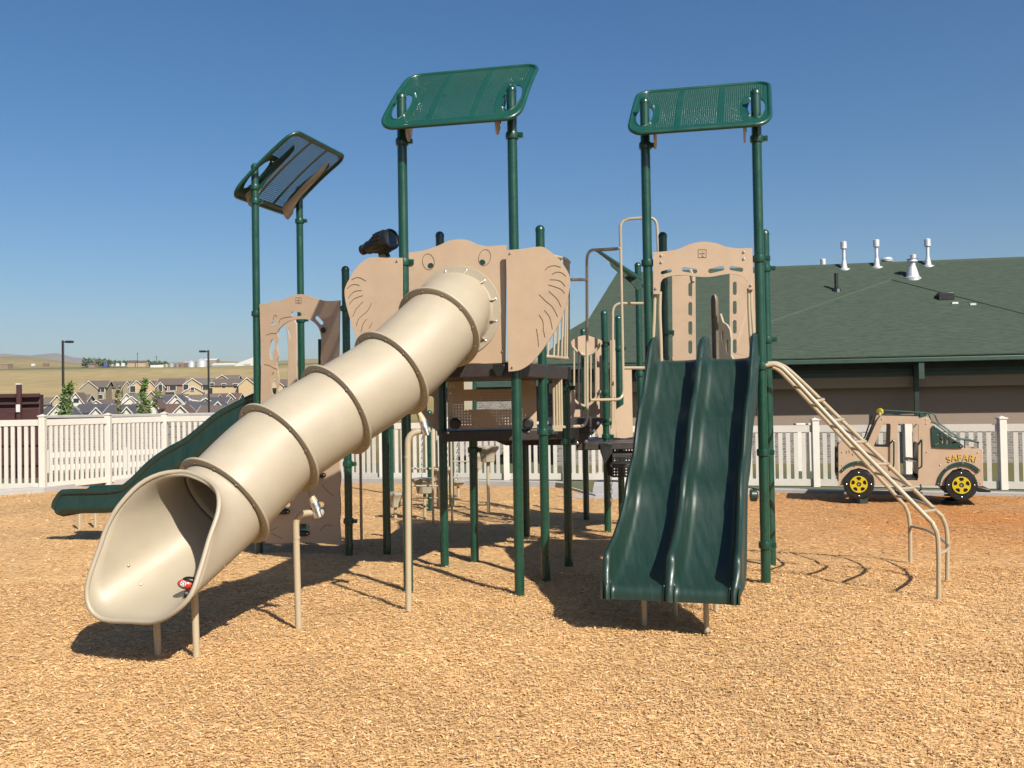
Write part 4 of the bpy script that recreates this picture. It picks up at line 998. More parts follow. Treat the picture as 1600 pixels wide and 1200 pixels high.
# entrance flange on the panel
mb = MB(); c = P0; t = -pv
pf_ = [(.30, .002), (.415, .002), (.418, .008), (.415, .013), (.345, .016), (.33, .05), (.32, .1)]
mb.loft([[c + t * h + (x - c) for x in circ(c, t, r)] for r, h in pf_], False); ef = mb.build('entrance_flange', M['cream'], tsl, smooth=40)
for k in range(2, NS, 4):
    p = circ(c, t, .385)[k]; MB().lathe([(.008, 0), (.008, .005), (.004, .008)], p + t * .014, t, 8).build('flange_bolt', M['bolt'], tsl)
    e = circ(c, t, .345)[k]; sd_ = (e - c).normalized().cross(t) * .007; q_ = [p + t * .012 - sd_, p + t * .012 + sd_, e + t * .012 + sd_, e + t * .012 - sd_, e + t * .06 - sd_ * .8, e + t * .06 + sd_ * .8]
    MB().add(q_, [(0, 1, 2, 3), (0, 4, 5, 1), (0, 3, 4), (1, 5, 2), (3, 2, 5, 4)]).build('flange_gusset', M['cream'], tsl, smooth=0)
# exit hood
rim = [(284, 737, 6.86), (308, 743, 6.80), (330, 755, 6.72), (341, 772, 6.62), (341, 800, 6.54), (327, 842, 6.46), (312, 893, 6.38), (297, 932, 6.33), (270, 958, 6.36), (240, 971.5, 6.44), (202, 971, 6.56), (162, 968, 6.66), (141, 952, 6.70), (135.5, 926, 6.72), (140, 900, 6.73), (154, 860, 6.76), (169, 819, 6.79), (188, 788, 6.81), (218, 757, 6.84), (250, 741, 6.86)]
rimw = crom([at(*p) for p in rim], 8, True)
cum = [0]
for i in range(len(rimw)): cum.append(cum[-1] + (rimw[(i + 1) % len(rimw)] - rimw[i]).length)
ib = 9 * 8; half = cum[ib]; tot = cum[-1]
def rim_at(f):
    s = half * f / .5 if f <= .5 else half + (tot - half) * (f - .5) / .5
    for i in range(len(rimw)):
        if cum[i + 1] >= s:
            q = (s - cum[i]) / (cum[i + 1] - cum[i]); return rimw[i].lerp(rimw[(i + 1) % len(rimw)], q)
    return rimw[0]
n2 = 72; last, tl = path[-1], tans[-1]
R0 = circ(last, tl, RT, n2); rr_ = [rim_at(k / n2) for k in range(n2)]
rings = []
for j in range(15):
    q = j / 14; rings.append([R0[k] * (1 - q) ** 2 + (R0[k] + tl * .17) * (2 * q * (1 - q)) + rr_[k] * q * q for k in range(n2)])
hood = MB().loft(rings, False).build('exit_hood', M['cream'], tsl, smooth=70, solid=.012)
MB().tube(rr_, .0165, 10, closed=True).build('rim_bead', M['cream'], tsl, smooth=70)
def near(pts, px, py):
    """nearest point of a ring set to a photo position, for fixing bolts"""
    best = None
    for rg in pts:
        for p in rg:
            d = p - CAM; k = d.dot(_f); a = 800 + FOC * d.dot(_r) / k; b = 600 - FOC * d.dot(_u) / k; e = (a - px) ** 2 + (b - py) ** 2 + (p.y - 6) * 3
            if best is None or e < best[0]: best = (e, p)
    return best[1]
mb = MB()
for px, py in ((350, 884), (337, 924)):
    mb = MB()
    p = near(rings, px, py); nrm = (CAM - p).normalized(); nrm = (nrm + V((.4, 0, -.2))).normalized(); mb.lathe([(.012, -.01), (.012, .012), (.006, .018)], p + nrm * .004, nrm, 8); mb.build('hood_bolt', M['bolt'], tsl)
for px, py in ((194, 883), (212, 919)):
    p = min((q for rg in rings[8:] for q in rg), key=lambda q: (lambda d: (800 + FOC * d.dot(_r) / d.dot(_f) - px) ** 2 + (600 - FOC * d.dot(_u) / d.dot(_f) - py) ** 2 - q.y * 20)(q - CAM))
    MB().lathe([(.009, -.01), (.009, .012), (.004, .016)], p, V((.3, -.7, .5)), 8).build('hood_bolt', M['bolt'], tsl)
# legs of the tube slide
def leg(pts, r=.024, name='support_leg', parent=None, m_=None): return MB().tube(bend(pts, .16, 8), r, 12).build(name, m_ or M['cream_tube'], parent)
g1 = gnd(638, 955); y1 = g1.y
l1 = leg([g1 - Z * .2, at(637, 677, y1), at(670, 672, y1 + .02)], .0255, parent=tsl)
MB().tube([at(636.5, 712, y1), at(636.5, 716, y1)], .0275, 12).build('sleeve', M['cream_tube'], tsl)
MB().lathe([(.034, 0), (.03, .05), (.012, .16)], at(662, 661, y1 + .02), (at(652, 640, y1 + .05) - at(662, 661, y1 + .02)), 12).build('cone', M['cream_tube'], tsl)
mb = MB(); mb.tube([at(661, 658, y1), at(666, 674, y1)], .034, 12); mb.tube([at(660, 674.5, y1), at(667, 673, y1)], .031, 12); mb.tube([at(665, 668, y1 - .03), at(668, 680, y1 - .03)], .02, 8); mb.build('steel_collar', M['steel'], tsl)
MB().lathe([(.028, 0), (.028, .012), (.01, .022)], at(669, 672.5, y1), _r, 12).build('end_cap', M['cream_tube'], tsl)
g2 = gnd(467, 980); y2 = g2.y
l2 = leg([g2 - Z * .2, at(462, 802, y2), at(503, 801, y2 + .02)], .0255, parent=tsl)
MB().tube([at(463.5, 838, y2), at(463.5, 842, y2)], .0275, 12).build('sleeve', M['cream_tube'], tsl)
MB().lathe([(.034, 0), (.03, .05), (.012, .17)], at(493, 790, y2 + .02), (at(481, 764, y2 + .05) - at(493, 790, y2 + .02)), 12).build('cone', M['cream_tube'], tsl)
mb = MB(); mb.tube([at(491, 785, y2), at(498, 801, y2)], .034, 12); mb.tube([at(491, 804, y2), at(499, 803, y2)], .031, 12); mb.tube([at(496, 796, y2 - .03), at(500, 808, y2 - .03)], .02, 8); mb.build('steel_collar', M['steel'], tsl)
MB().lathe([(.028, 0), (.028, .012), (.01, .022)], at(502, 801, y2), _r, 12).build('end_cap', M['cream_tube'], tsl)
for px, py in ((248, 1025), (308, 1027)):
    g = gnd(px, py); top = at(px - 4, 955 if px < 270 else 925, g.y + .02)
    MB().tube([g - Z * .2, top], .024, 12).build('support_leg', M['cream_tube'], tsl)

# ---- toy in the slide mouth
tp = at(292, 913, 6.62)
toy = thing('toy', (tp.x, tp.y, tp.z - .06), 'small red and black toy lying in the mouth of the tube slide', 'toy')
tr = (_r * .9 - Z * .18 + V((0, .2, 0))).normalized()
tf = V((0, -1, .1)).normalized(); tf = (tf - tr * tf.dot(tr)).normalized(); tu = tr.cross(tf); tu = tu if tu.z > 0 else -tu
def blob(c, a, b, d, m_, name, zcut=None):
    rg = []
    for i in range(9):
        th = math.pi * (i + .15) / 8.3; rg.append([c + tr * (a * -math.cos(th)) + (tf * (b * math.cos(k * math.pi / 8)) + tu * (d * math.sin(k * math.pi / 8))) * math.sin(th) for k in range(16)])
    return MB().loft(rg).build(name, m_, toy, smooth=80)
blob(tp, .062, .04, .036, M['red'], 'body'); blob(tp + tu * .03 + tr * .02, .055, .034, .024, M['black'], 'canopy')
MB().lathe([(.019, 0), (.019, .004)], tp - tr * .022 + tf * .037 + tu * .006, tf, 16).build('badge', M['white'], toy)
mb = MB()
for k in range(5): mb.lathe([(.0042, 0), (.0042, .003)], tp - tr * (.022 + .011 * math.cos(k * 1.257)) + tf * .0405 + tu * (.006 + .011 * math.sin(k * 1.257)), tf, 6)
mb.build('badge_marks', M['black'], toy)
MB().lathe([(.022, -.015), (.026, -.01), (.026, .01), (.022, .015)], tp - tu * .06 + tr * .012 + tf * .02, tr, 16).build('wheel', M['black'], toy)

# ---- double slide
def channel(parent_label, name, top, direction, prof_sz, W, hfun, double, m_, mid_h=None):
    """moulded slide: cross-section swept down the profile (s,z)"""
    dirn = direction.normalized(); side = dirn.cross(Z)      # to the slider's left as seen from below
    pts = crom([V((s, 0, z)) for s, z in prof_sz], 8)
    rings = []
    Ltot = pts[-1].x
    for i, p in enumerate(pts):
        a = pts[max(0, i - 1)]; b = pts[min(len(pts) - 1, i + 1)]; t = (b - a).normalized(); nx, nz = -t.z, t.x   # normal in the (s,z) plane
        h, hm, w_ = hfun(p.x, i, len(pts))
        def pt(x, y): return top + dirn * (p.x + nx * y) + side * (x * w_) + Z * (p.z - top.z + nz * y)
        e_ = sstep(.88, 1.0, i / (len(pts) - 1)); sec = [(-W + .035 + .05 * e_, -.075), (-W + .008 + .016 * e_, -.06 + .012 * e_), (-W - .002, -.03), (-W - .014, -.012), (-W - .016, .012), (-W - .004, .032), (-W, h * .5), (-W + .002, h - .03), (-W + .010, h - .010), (-W + .028, h), (-W + .046, h - .008), (-W + .056, h - .03), (-W + .063, h * .5), (-W + .072, h * .2), (-W + .088, h * .06), (-W + .12, .005), (-W + .2, 0)]
        if not double: sec[6:9] = [(-W, h - .075), (-W - .016, h - .066), (-W - .022, h - .04), (-W - .018, h - .012), (-W, h + .001)]
        right = [(-x, y) for x, y in reversed(sec)]
        if double:
            half = [(-.17, 0), (-.095, .004), (-.065, hm * .06), (-.048, hm * .2), (-.039, hm * .5), (-.033, hm - .03), (-.024, hm - .010), (0, hm)]
            midp = half + [(-x, y) for x, y in reversed(half[:-1])]
        else: midp = [(-.08, -.004), (0, -.005), (.08, -.004)]
        sec = sec + midp + right
        rings.append([pt(x, y) for x, y in sec])
    mb = MB(); mb.loft(rings, True); o = mb.build(name, m_, PS, smooth=50)
    o['label'] = parent_label
    return o
dtop = xy((C + D) / 2) + HN * .02; dtop.z = 2.07
dex = at(1047, 935, 7.18); ddir = xy(dex) - xy(dtop); LD = ddir.length
sc_ = LD / 2.0
prof = [(-.12, 2.075), (.0, 2.07), (.1, 2.03), (.22, 1.91), (.38, 1.715), (.50, 1.605), (.64, 1.525), (.76, 1.41), (.90, 1.215), (1.0, 1.11), (1.13, 1.035), (1.22, .945), (1.3, .82), (1.48, .63), (1.66, .485), (1.80, .41), (1.92, .375), (1.985, .360), (2.012, .342), (2.027, .312), (2.031, .262)]
prof = [(s * sc_, z) for s, z in prof]
def hf(s, i, n):
    q = s / LD; h = .235 - .04 * sstep(.0, .10, q) - .03 * sstep(.15, .6, q) + .055 * sstep(.6, .9, q)
    h *= 1 - .86 * sstep(.93, 1.017, q) ** 1.5; hm = h * (.93 if q < .1 else 1.0)
    w_ = 1.0 - .035 * sstep(.1, .6, q) + .075 * sstep(.55, .97, q) - .045 * sstep(.96, 1.017, q) ** 2
    return h, hm, w_
dsl = channel('dark green double slide with two lanes facing us', 'double_slide', dtop, ddir, prof, .485, hf, True, M['green_slide'])
for px, py, zt_ in ((1007, 979, .42), (1104, 987, .38), (1055, 962, .5), (1119, 958, .5)):
    g = gnd(px, py); MB().tube([g - Z * .2, g + Z * zt_], .021, 10).build('support_leg', M['cream_tube'], dsl)
MB().lathe([(.05, -.02), (.05, .02), (.03, .035)], at(1177, 774, 8.05), _r, 12).build('side_knob', M['green_slide'], dsl)

# ---- wave slide of the left tower
wtop = (E_ + F_) / 2 ; wtop.z = 1.62; wdir = (-pu * 1.0 + pv * -.02)
def s_of(px):
    k = ray(px, 700).x; q = wtop - pv * .31; return (q.x - k * q.y) / (k * wdir.y - wdir.x)
LW = s_of(84)
prof2 = [(-.1, 1.66), (0, 1.655), (.12, 1.62)] + [(s_of(px), z) for px, z in ((355, 1.45), (330, 1.31), (300, 1.13), (270, 1.0), (245, .86), (222, .68), (203, .555), (188, .50), (165, .475), (130, .465), (104, .46), (92, .445), (85, .40))]
def hf2(s, i, n):
    q = s / LW; h = .27 - .03 * sstep(0, .3, q); h *= 1 - .55 * sstep(.955, 1.0, q); return h, h, 1.0
wsl = channel('dark green single wave slide descending to the left', 'wave_slide', wtop, wdir, prof2, .30, hf2, False, M['green_slide'])
for px, py in ((124, 826), (149, 823)):
    g = gnd(px, py); MB().tube([g - Z * .2, V((g.x, g.y, .44))], .022, 10).build('support_leg', M['cream_tube'], wsl)

# ---- arch panel over the double slide
AP = C + HN * .052; AN = (D - C).normalized().cross(Z)
ap = smooth2([(1020.5, 394), (1040, 392.5), (1060, 389), (1078, 381.5), (1098, 377.6), (1118, 379.8), (1135, 385.5), (1152, 388)], 5, False) + [(1175.5, 387.5), (1177.3, 452.5), (1170, 452.5)] + smooth2([(1168, 441), (1160, 432.5), (1145, 428), (1130, 429), (1110, 432.5), (1090, 432.3), (1070, 430), (1052, 430.5), (1037, 435), (1032, 442)], 4, False) + [(1031, 459.5), (1021, 459.5)]
arch = board('arch_panel', ap, AP, AN, M['tan'], holes=[slot(1035, 426, 1047, 423, 2.7), slot(1069, 421, 1086, 423.6, 3.6), slot(1110, 423.5, 1128, 419.3, 3.6), slot(1143, 419, 1158, 421.5, 3.4)], label='tan arch panel with four slots over the top of the double slide')
bolts([(1033, 399.5), (1033, 410), (1162, 394), (1162, 404.5), (1024.5, 451), (1173, 446)], AP, AN, arch, .013)
em = lines([[(1091, 390.5), (1103, 390), (1103.4, 402), (1091.4, 402.5)]], AP, AN, arch, .0035, closed=False, name='emblem', off=0)
def emblem(cx, cy, s, p0, n, par):
    mb = MB()
    def ln(a, b, r=.0028): mb.tube(px2([(cx + a[0] * s, cy + a[1] * s), (cx + b[0] * s, cy + b[1] * s)], p0, n), r, 5)
    for a, b in (((-1, -1), (1, -1)), ((1, -1), (1, 1)), ((1, 1), (-1, 1)), ((-1, 1), (-1, -1))): ln(a, b)
    for a, b in (((-.7, .05), (-.4, -.05)), ((-.4, -.05), (-.15, .05)), ((-.1, 0), (.25, .05)), ((.25, .05), (.3, -.15)), ((.5, -.2), (.5, .1)), ((0, -.65), (.1, -.5)), ((-.05, .5), (.1, .75)), ((0, .3), (0, .8)), ((.1, .8), (.4, .85))): ln(a, b, .0035)
    mb.build('emblem', M['tan_groove'], par)
bpy.data.objects.remove(em)
emblem(1097.2, 396.3, 6.2, AP, AN, arch)
for pl in ([(1024, 455), (1022.5, 470), (1021.5, 500), (1019.5, 540), (1019, 566)], [(1031, 455), (1030.5, 490), (1032, 530), (1033, 566)], [(1174, 450), (1174.5, 480), (1177.5, 520), (1178.5, 562)], [(1170, 450), (1171, 490), (1175, 562)]):
    MB().tube([q - AN * .04 for q in crom(px2(pl, AP, AN), 6)], .0165, 10).build('grab_rail', M['cream_tube'], PS)
# rear boards of that tower
RP = R_ + HN * 0; RN = (S_ - R_).normalized().cross(Z)
slots_ = lambda x, ys: [slot(x, a, x, b, 3.0) for a, b in ys]
board('slotted_board', [(1050, 431), (1086.5, 430), (1087.5, 562), (1076, 563), (1048, 565), (1048, 560), (1051, 558)], RP, RN, M['tan'], holes=slots_(1078.5, [(445, 460), (475, 490), (505, 520), (535, 550)]))
board('slotted_board', [(1140, 428), (1184, 427), (1185, 562), (1146, 564), (1140, 564)], RP, RN, M['tan'], holes=slots_(1148, [(443, 458), (473, 488), (503, 518), (533, 549)]))
MB().tube(px2([(1078, 421), (1082, 430), (1083, 440)], RP, RN), .02, 8).build('grab_rail', M['cream_tube'], PS)
# seat-like binocular post and wheel panel
wp = at(1122, 530, 9.75)
pw_ = MB(); pw_.lathe([(.034, 0), (.034, .42), (.037, .43), (.037, .60), (.03, .64), (.012, .665)], at(1118.5, 566, 9.7), Z, 14); pw_.build('pedestal', M['pedestal_shade'], PS)
board('wheel_panel', [(1125, 490), (1129, 503), (1135, 507), (1140, 515), (1142, 530), (1142, 556), (1146, 562), (1160, 563), (1160, 567), (1125, 567)], at(1130, 530, 9.75), V((-.75, -.66, 0)), M['cream'], .03, holes=[ell(1136.5, 541, 2.2, 10, 12), ell(1129, 525, 1.5, 9, 12)])

# ---- left tower: arch panel and climbing wall
LPn = (Gp - E_).normalized().cross(Z); LPp = E_ + LPn * .05
lp = smooth2([(405.5, 475), (418, 474), (427, 469.5), (436, 470), (447, 466), (462, 460.5), (475, 460), (490, 465), (505, 469.5), (518, 470.3)], 4, False) + [(531, 469.3), (529, 560), (529, 636), (501, 636)] + smooth2([(501, 600), (501, 560), (502, 535), (500, 518), (494, 507), (484, 500), (470, 498.5), (455, 500.5), (444, 506)], 4, False) + [(436, 514)] + smooth2([(433, 520), (434.5, 528), (432, 540), (435, 556), (431.5, 566), (434, 580), (436, 595), (433, 610)], 3, False) + [(434, 640), (407, 640), (408, 560)]
larch = board('arch_panel', lp, LPp, LPn, M['tan'], holes=[slot(458, 490, 468, 491, 3.2), slot(494.5, 496.5, 502, 504.5, 3.2), slot(426, 506, 429, 505, 2.2), smooth2([(423, 533), (428, 531), (429, 545), (426, 552), (427.5, 560), (423, 561), (420.5, 548)], 3), smooth2([(425, 584), (430, 583), (429.5, 598), (432, 603), (431, 615), (425, 614), (424, 600)], 3)], label='tan arch panel with ragged openings on the left tower')
lines([[(416, 523.5), (424, 521), (433, 521)], [(413, 569.5), (421, 571), (428, 575), (434, 577)], [(427, 500), (428, 494), (431, 492), (433, 496)], [(436, 505), (438, 499), (446, 496), (456, 495)]], LPp, LPn, larch, .003)
emblem(466.5, 469.5, 4.2, LPp, LPn, larch)
MB().lathe([(.028, 0), (.034, .02), (.02, .035)], onplane(506, 516, LPp, LPn), LPn, 12).build('hand_knob', M['black'], larch)
MB().tube(px2([(501, 636), (500, 600), (499.5, 530)], LPp + LPn * -.05, LPn), .02, 8).build('grab_rail', M['green'], larch)
# rear board of the left tower
bo = F_ - Gp * 0
board('slotted_board', smooth2([(446, 497), (455, 500), (463, 505), (463, 560), (463, 640), (449, 640), (449, 600), (450, 560), (449, 530)], 2), F_ + HN * .2, HN, M['tan'], holes=[[(449.5, 512), (452, 514), (455, 526), (454, 532), (452, 524)]])
wl = [(412, 640), (532, 640)] + smooth2([(532, 700), (530.5, 725), (532.5, 745), (530.5, 765), (532, 790), (530.5, 815)], 3, False) + [(533, 852)] + smooth2([(500, 849), (470, 847.5), (435, 850), (413.5, 848)], 3, False)
CWp = LPp + LPn * .02
cw = board('climbing_wall', wl, CWp, LPn, M['tan'], holes=[slot(438, 788.5, 449, 788.5, 4.4), slot(490, 788.5, 502, 788.5, 4.4), slot(466, 823, 479, 823, 4.6), slot(478, 735, 490, 735, 4.4)], label='tan climbing wall board with black handholds under the tube slide')
lines([[(419, 829), (428, 827), (434, 823)], [(424, 833), (433, 838), (443, 842)], [(503, 757), (512, 768), (522, 775)], [(500, 830), (508, 821), (520, 822)]], CWp, LPn, cw, .003)
for cx, cy in ((443.5, 799), (495, 797.5), (474, 833), (500, 742), (480, 747)):
    mb = MB(); c = onplane(cx, cy, CWp, LPn); sd = (Gp - E_).normalized()
    mb.loft([[c + LPn * d_ + sd * (x * sx) + Z * (y * sx) for x, y in ell(0, 0, .085, .036, 16)] for d_, sx in ((0, 1), (.035, .98), (.055, .85), (.062, .6))]); mb.build('handhold', M['black'], cw)
    bolts([(cx - 6.5, cy + .5), (cx + 6.5, cy + .5)], CWp + LPn * .06, LPn, cw, .009)

# ---- perforated panel on the lower deck
def perf(name, p0, a, W_, H_, pitch, hole, wins_, m_, skip=None):
    def cuts(L):
        n = int(L / pitch); e = (L - n * pitch) / 2; c = [0]
        for i in range(n): c += [e + i * pitch + (pitch - hole) / 2, e + i * pitch + (pitch + hole) / 2]
        return c + [L]
    xs, zs = cuts(W_), cuts(H_); vs, fs = [], []; idx = {}
    def vid(i, j):
        if (i, j) not in idx: idx[(i, j)] = len(vs); vs.append(p0 + a * xs[i] + Z * zs[j])
        return idx[(i, j)]
    for i in range(len(xs) - 1):
        for j in range(len(zs) - 1):
            x, z = (xs[i] + xs[i + 1]) / 2, (zs[j] + zs[j + 1]) / 2
            if any(q[0] < x < q[2] and q[1] < z < q[3] for q in wins_): continue
            if i % 2 == 1 and j % 2 == 1 and not (skip and skip(x, z)): continue
            fs.append((vid(i, j), vid(i + 1, j), vid(i + 1, j + 1), vid(i, j + 1)))
    mb = MB(); mb.add(vs, fs); return mb.build(name, m_, PS, smooth=0, solid=.012)
q0, q1 = at(700, 671, 10.36), at(839, 670, 10.36); zb_ = q0.z; zt_ = zat(770, 588, 10.36); Wp = (q1 - q0).length; Hp = zt_ - zb_
def wz(y): return zat(770, y, 10.36) - zb_
pp_ = perf('perforated_panel', V((q0.x, q0.y, zb_)), V((1, 0, 0)), Wp, Hp, .030, .0105, [(Wp * .19, wz(607.5), Wp * .72, wz(594)), (Wp * .19, wz(639.5), Wp * .72, wz(626))], M['tan'], skip=lambda x, z: math.sin(x * 11 + z * 6) < -.35)
pp_['label'] = 'tan perforated panel with two wide slots under the elephant tower deck'
for px in (711, 825): MB().lathe([(.06, -.02), (.06, .02), (.04, .035)], at(px, 662, 10.30), V((0, -1, 0)), 12).build('panel_foot', M['black'], pp_)
board('side_panel', [(652, 600), (693, 600), (693, 672), (684, 675), (674, 667), (664, 655), (652, 640)], V((0, 10.7, 0)), V((0, -1, 0)), M['tan'], holes=[slot(672.5, 624, 672.5, 643, 5.2)])
bolts([(700, 676), (826, 675)], V((0, 10.315, 0)), V((0, -1, 0)), pp_, .016)

board('side_panel', [(724, 588), (738, 588), (738, 645), (724, 645)], V((0, 13.6, 0)), V((0, -1, 0)), M['cream'])
# ---- railing right of the ear, ladder bars, loops
def rail(pts, r=.0165, name='hand_rail', m_=None, parent=PS, rnd=.12): return MB().tube(bend([at(*p) for p in pts], rnd, 7), r, 10).build(name, m_ or M['cream_tube'], parent)
mb = MB(); tr_ = crom([at(846, 398, 9.9), at(868, 401, 10.0), at(884, 405, 10.25), at(889.5, 410, 10.45)], 6); br_ = crom([at(843, 556.5, 9.75), at(862, 557.5, 9.9), at(880, 559.5, 10.25), at(890.5, 560, 10.45)], 6)
mb.tube(tr_, .0175, 10); mb.tube(br_, .0175, 10)
for k in (1, 4, 7, 9, 11, 13, 15, 17):
    mb.tube([tr_[min(k, 18)], br_[min(k, 18)]], .0115, 8)
mb.build('barrier', M['cream_tube'], PS)
mb = MB()
for px in (866, 870.5, 874.5, 878): mb.tube([at(px - 1.5, 585, 10.2), at(px, 668, 10.2)], .013, 8)
mb.box(at(871, 669, 10.2), .10, .05, .06)
mb.build('vertical_ladder', M['cream_tube'], PS)
board('side_panel', smooth2([(866, 586), (882, 586), (892, 598), (898, 612), (899, 640), (895, 655), (876, 656), (876, 600)], 1), V((0, 11.6, 0)), V((0, -1, 0)), M['tan'])
rail([(866, 668.5, 10.3), (917.5, 665, 10.75), (917, 391, 10.75), (968, 388.5, 11.2)])
rail([(892, 437, 10.5), (917.5, 437, 10.75)])
rail([(922, 625, 11.6), (974.5, 624, 11.9), (969, 343, 11.9), (1026, 339, 11.9), (1030, 430, 11.9)])
rail([(957, 660, 12.4), (957.5, 474, 12.4), (1010, 474, 12.4)])
rail([(974, 575, 12.2), (1010, 575, 12.2)], .02)
# rope wound grips
def coil(p, q, r, n):
    d = q - p; L = d.length; d.normalize(); a = d.orthogonal().normalized(); b = d.cross(a)
    return [p + d * (L * i / (n * 6)) + (a * math.cos(i * math.pi / 3) + b * math.sin(i * math.pi / 3)) * r for i in range(n * 6 + 1)]
rope_m = mat('grey_rope', (.40, .36, .29), .8)
for p, q, k in ((at(976, 342.3, 11.9), at(1018, 339.6, 11.9), 16), (at(969, 352, 11.9), at(970, 386, 11.9), 12), (at(930, 391, 10.8), at(964, 388.7, 11.15), 14)):
    MB().tube(coil(p, q, .0165, k), .005, 4).build('rope_grip', rope_m, PS)
# green overhead arm
ga, gb = at(934, 392, 12.4), at(998, 437, 13.5)
mb = MB(); mb.tube([ga, gb], [.02, .05], 10); arm = mb.build('overhead_arm', M['green'], PS)
board('arm_plate', [(951, 404), (958, 407), (1003, 440), (1004, 451), (996, 454), (990, 446), (975, 433), (955, 416)], V((0, 13.35, 0)), V((0, -1, 0)), M['green_board'], .03, parent=arm)
# small domed barrier
DBp, DBn = V((0, 12.7, 0)), V((0, -1, 0))
db = board('domed_panel', smooth2([(893, 533), (904, 526), (917, 524), (929, 528), (941, 533.5), (932, 545), (919, 553.5), (905, 550), (894, 541)], 3), DBp, DBn, M['tan'])
mb = MB(); mb.tube(crom(px2([(894, 541), (904, 551), (917, 555), (930, 548), (940, 535)], DBp + DBn * .03, DBn), 6), .019, 10); mb.tube(crom(px2([(895, 623), (904, 631), (917, 634), (929, 624), (938, 610)], DBp + DBn * .03, DBn), 6), .019, 10)
for x, a, b in ((897, 545, 626), (904.5, 551, 631), (914, 555, 634), (923, 553, 629), (931, 547, 620)): mb.tube(px2([(x, a), (x, b)], DBp + DBn * .03, DBn), .0125, 8)
mb.build('barrier_bars', M['cream_tube'], db)
board('side_panel', [(926, 548), (944, 536), (946, 656), (893, 656), (893, 640), (918, 640), (930, 625)], V((0, 13.15, 0)), V((0, -1, 0)), M['tan'])
mb = MB(); 
for px in (955, 959.5): mb.tube([at(px - .6, 533, 12.6), at(px + .4, 655, 12.6)], .017, 8)
mb.box(at(959.5, 660, 12.6), .06, .05, .06); mb.build('vertical_ladder', M['cream_tube'], PS)
board('side_panel', [(953, 532), (961, 531), (962, 565), (963, 684), (954, 684)], V((0, 12.95, 0)), V((0, -1, 0)), M['tan'])
board('side_panel', [(975, 577), (987, 577), (989, 683), (978, 685), (963, 684), (962, 640), (974, 632)], V((0, 13.3, 0)), V((0, -1, 0)), M['tan'])
board('side_panel', [(930, 668), (955, 662), (965, 684), (935, 684)], V((0, 13.4, 0)), V((0, -1, 0)), M['tan'])
# arched bridge with a dark curved side
tb_ = [(862, 654), (945, 653), (941, 660), (935, 668.5), (928, 677), (920, 685), (912, 691), (903, 695.5), (790, 696), (776, 690), (766, 681), (800, 681), (862, 672)]
bs = board('bridge_side', tb_, V((0, 11.5, 0)), V((0, -1, 0)), M['deck'], 1.1, bevel=.006, label='dark curved side of the low bridge with a row of bolts')
bolts([(934, 661), (928, 673), (922, 682.5), (916, 689.5), (902, 692.5)], V((0, 11.5, 0)), V((0, -1, 0)), bs, .02)
mb = MB()
for py in (668, 676): mb.tube(px2([(895, py), (925, py)], V((0, 11.495, 0)), V((0, -1, 0))), .004, 5)
mb.build('board_seam', M['black'], bs)
# black transfer stair of perforated risers
for k, (ya, yb_, dd) in enumerate(((695, 712, 12.75), (712, 731, 12.45), (728, 746, 12.2))):
    a, b = at(957, yb_, dd), at(1005, yb_, dd); o = perf('stair_riser', a, V((1, 0, 0)), b.x - a.x, zat(980, ya, dd) - a.z, .036, .014, [], M['black'])
    MB().box(((a.x + b.x) / 2, dd + .16, zat(980, ya, dd)), b.x - a.x, .34, .05).build('stair_tread', M['deck'], PS, bevel=.008)
board('stair_side', [(937, 693), (957, 693), (957, 746), (950, 742), (944, 722), (938, 706)], V((0, 12.57, 0)), V((0, -1, 0)), M['black'], .02)
# chain hanging below
def chain(p, q, name='chain'):
    mb = MB(); L = (q - p).length; n = int(L / .045); d = (q - p) / n
    for i in range(n):
        c = p + d * (i + .5); s = V((1, 0, 0)) if i % 2 else V((0, 1, 0)); h = d.normalized()
        mb.tube([c + h * (.028 * math.cos(t)) + s * (.012 * math.sin(t)) for t in [2 * math.pi * k / 8 for k in range(8)]], .005, 4, closed=True)
    return mb.build(name, M['steel'], PS)
chain(at(955, 745, 12.3), at(955, 790, 12.3)); chain(at(660, 670, 14.2), at(659, 745, 14.2)); chain(at(698, 672, 14.4), at(698, 745, 14.4)); chain(at(715, 672, 15), at(714, 750, 15))

# ---- climber frame of thin rails and rungs behind
for px, y0, y1_ in ((677, 672, 818), (684, 672, 796), (706.5, 680, 817), (565, 700, 857)):
    g = gnd(px, y1_); MB().tube([g - Z * .1, at(px - 2, y0, g.y)], .017, 8).build('climber_rail', M['cream_tube'], PS)
mb = MB()
for y in (732, 759, 778): mb.tube([at(641, y, 14.4), at(684, y + .3, 14.4)], .012, 8)
for y in (721, 746): mb.tube([at(708, y, 14.5), at(745, y, 14.5)], .011, 8)
mb.build('climber_rungs', M['cream_tube'], PS)

# ---- stepping pods, each on a post of its own
def pod(px, ytop, ypod, ybase, w_, label, m_=None, round_=True):
    g = gnd(px, ybase); d = g.y; r = w_ / FOC * d / 2; zt_ = zat(px, ytop, d); zb_ = zat(px, ypod, d)
    t = thing('stepping_pod', (g.x, g.y, 0), label, 'stepping pod', 'stepping pods behind the platforms'); h = zt_ - zb_
    MB().lathe([(r * .45, 0), (r * .6, .01), (r * .66, h * .4), (r * .75, h * .62), (r * .96, h * .8), (r, h * .84), (r, h * .97), (r * .95, h)], V((g.x, g.y, zb_)), n=10).build('pod', M['cream'], t, smooth=20)
    MB().tube([g - Z * .15, V((g.x, g.y, zb_ + .01))], .025, 10).build('leg', M['cream_tube'], t)
pod(763.5, 697, 722, 803, 36, 'highest cup shaped stepping pod on a tall cream leg, right of the short dark posts')
pod(746, 709, 733, 786, 26, 'stepping pod peeping out from behind the dark post left of the highest pod')
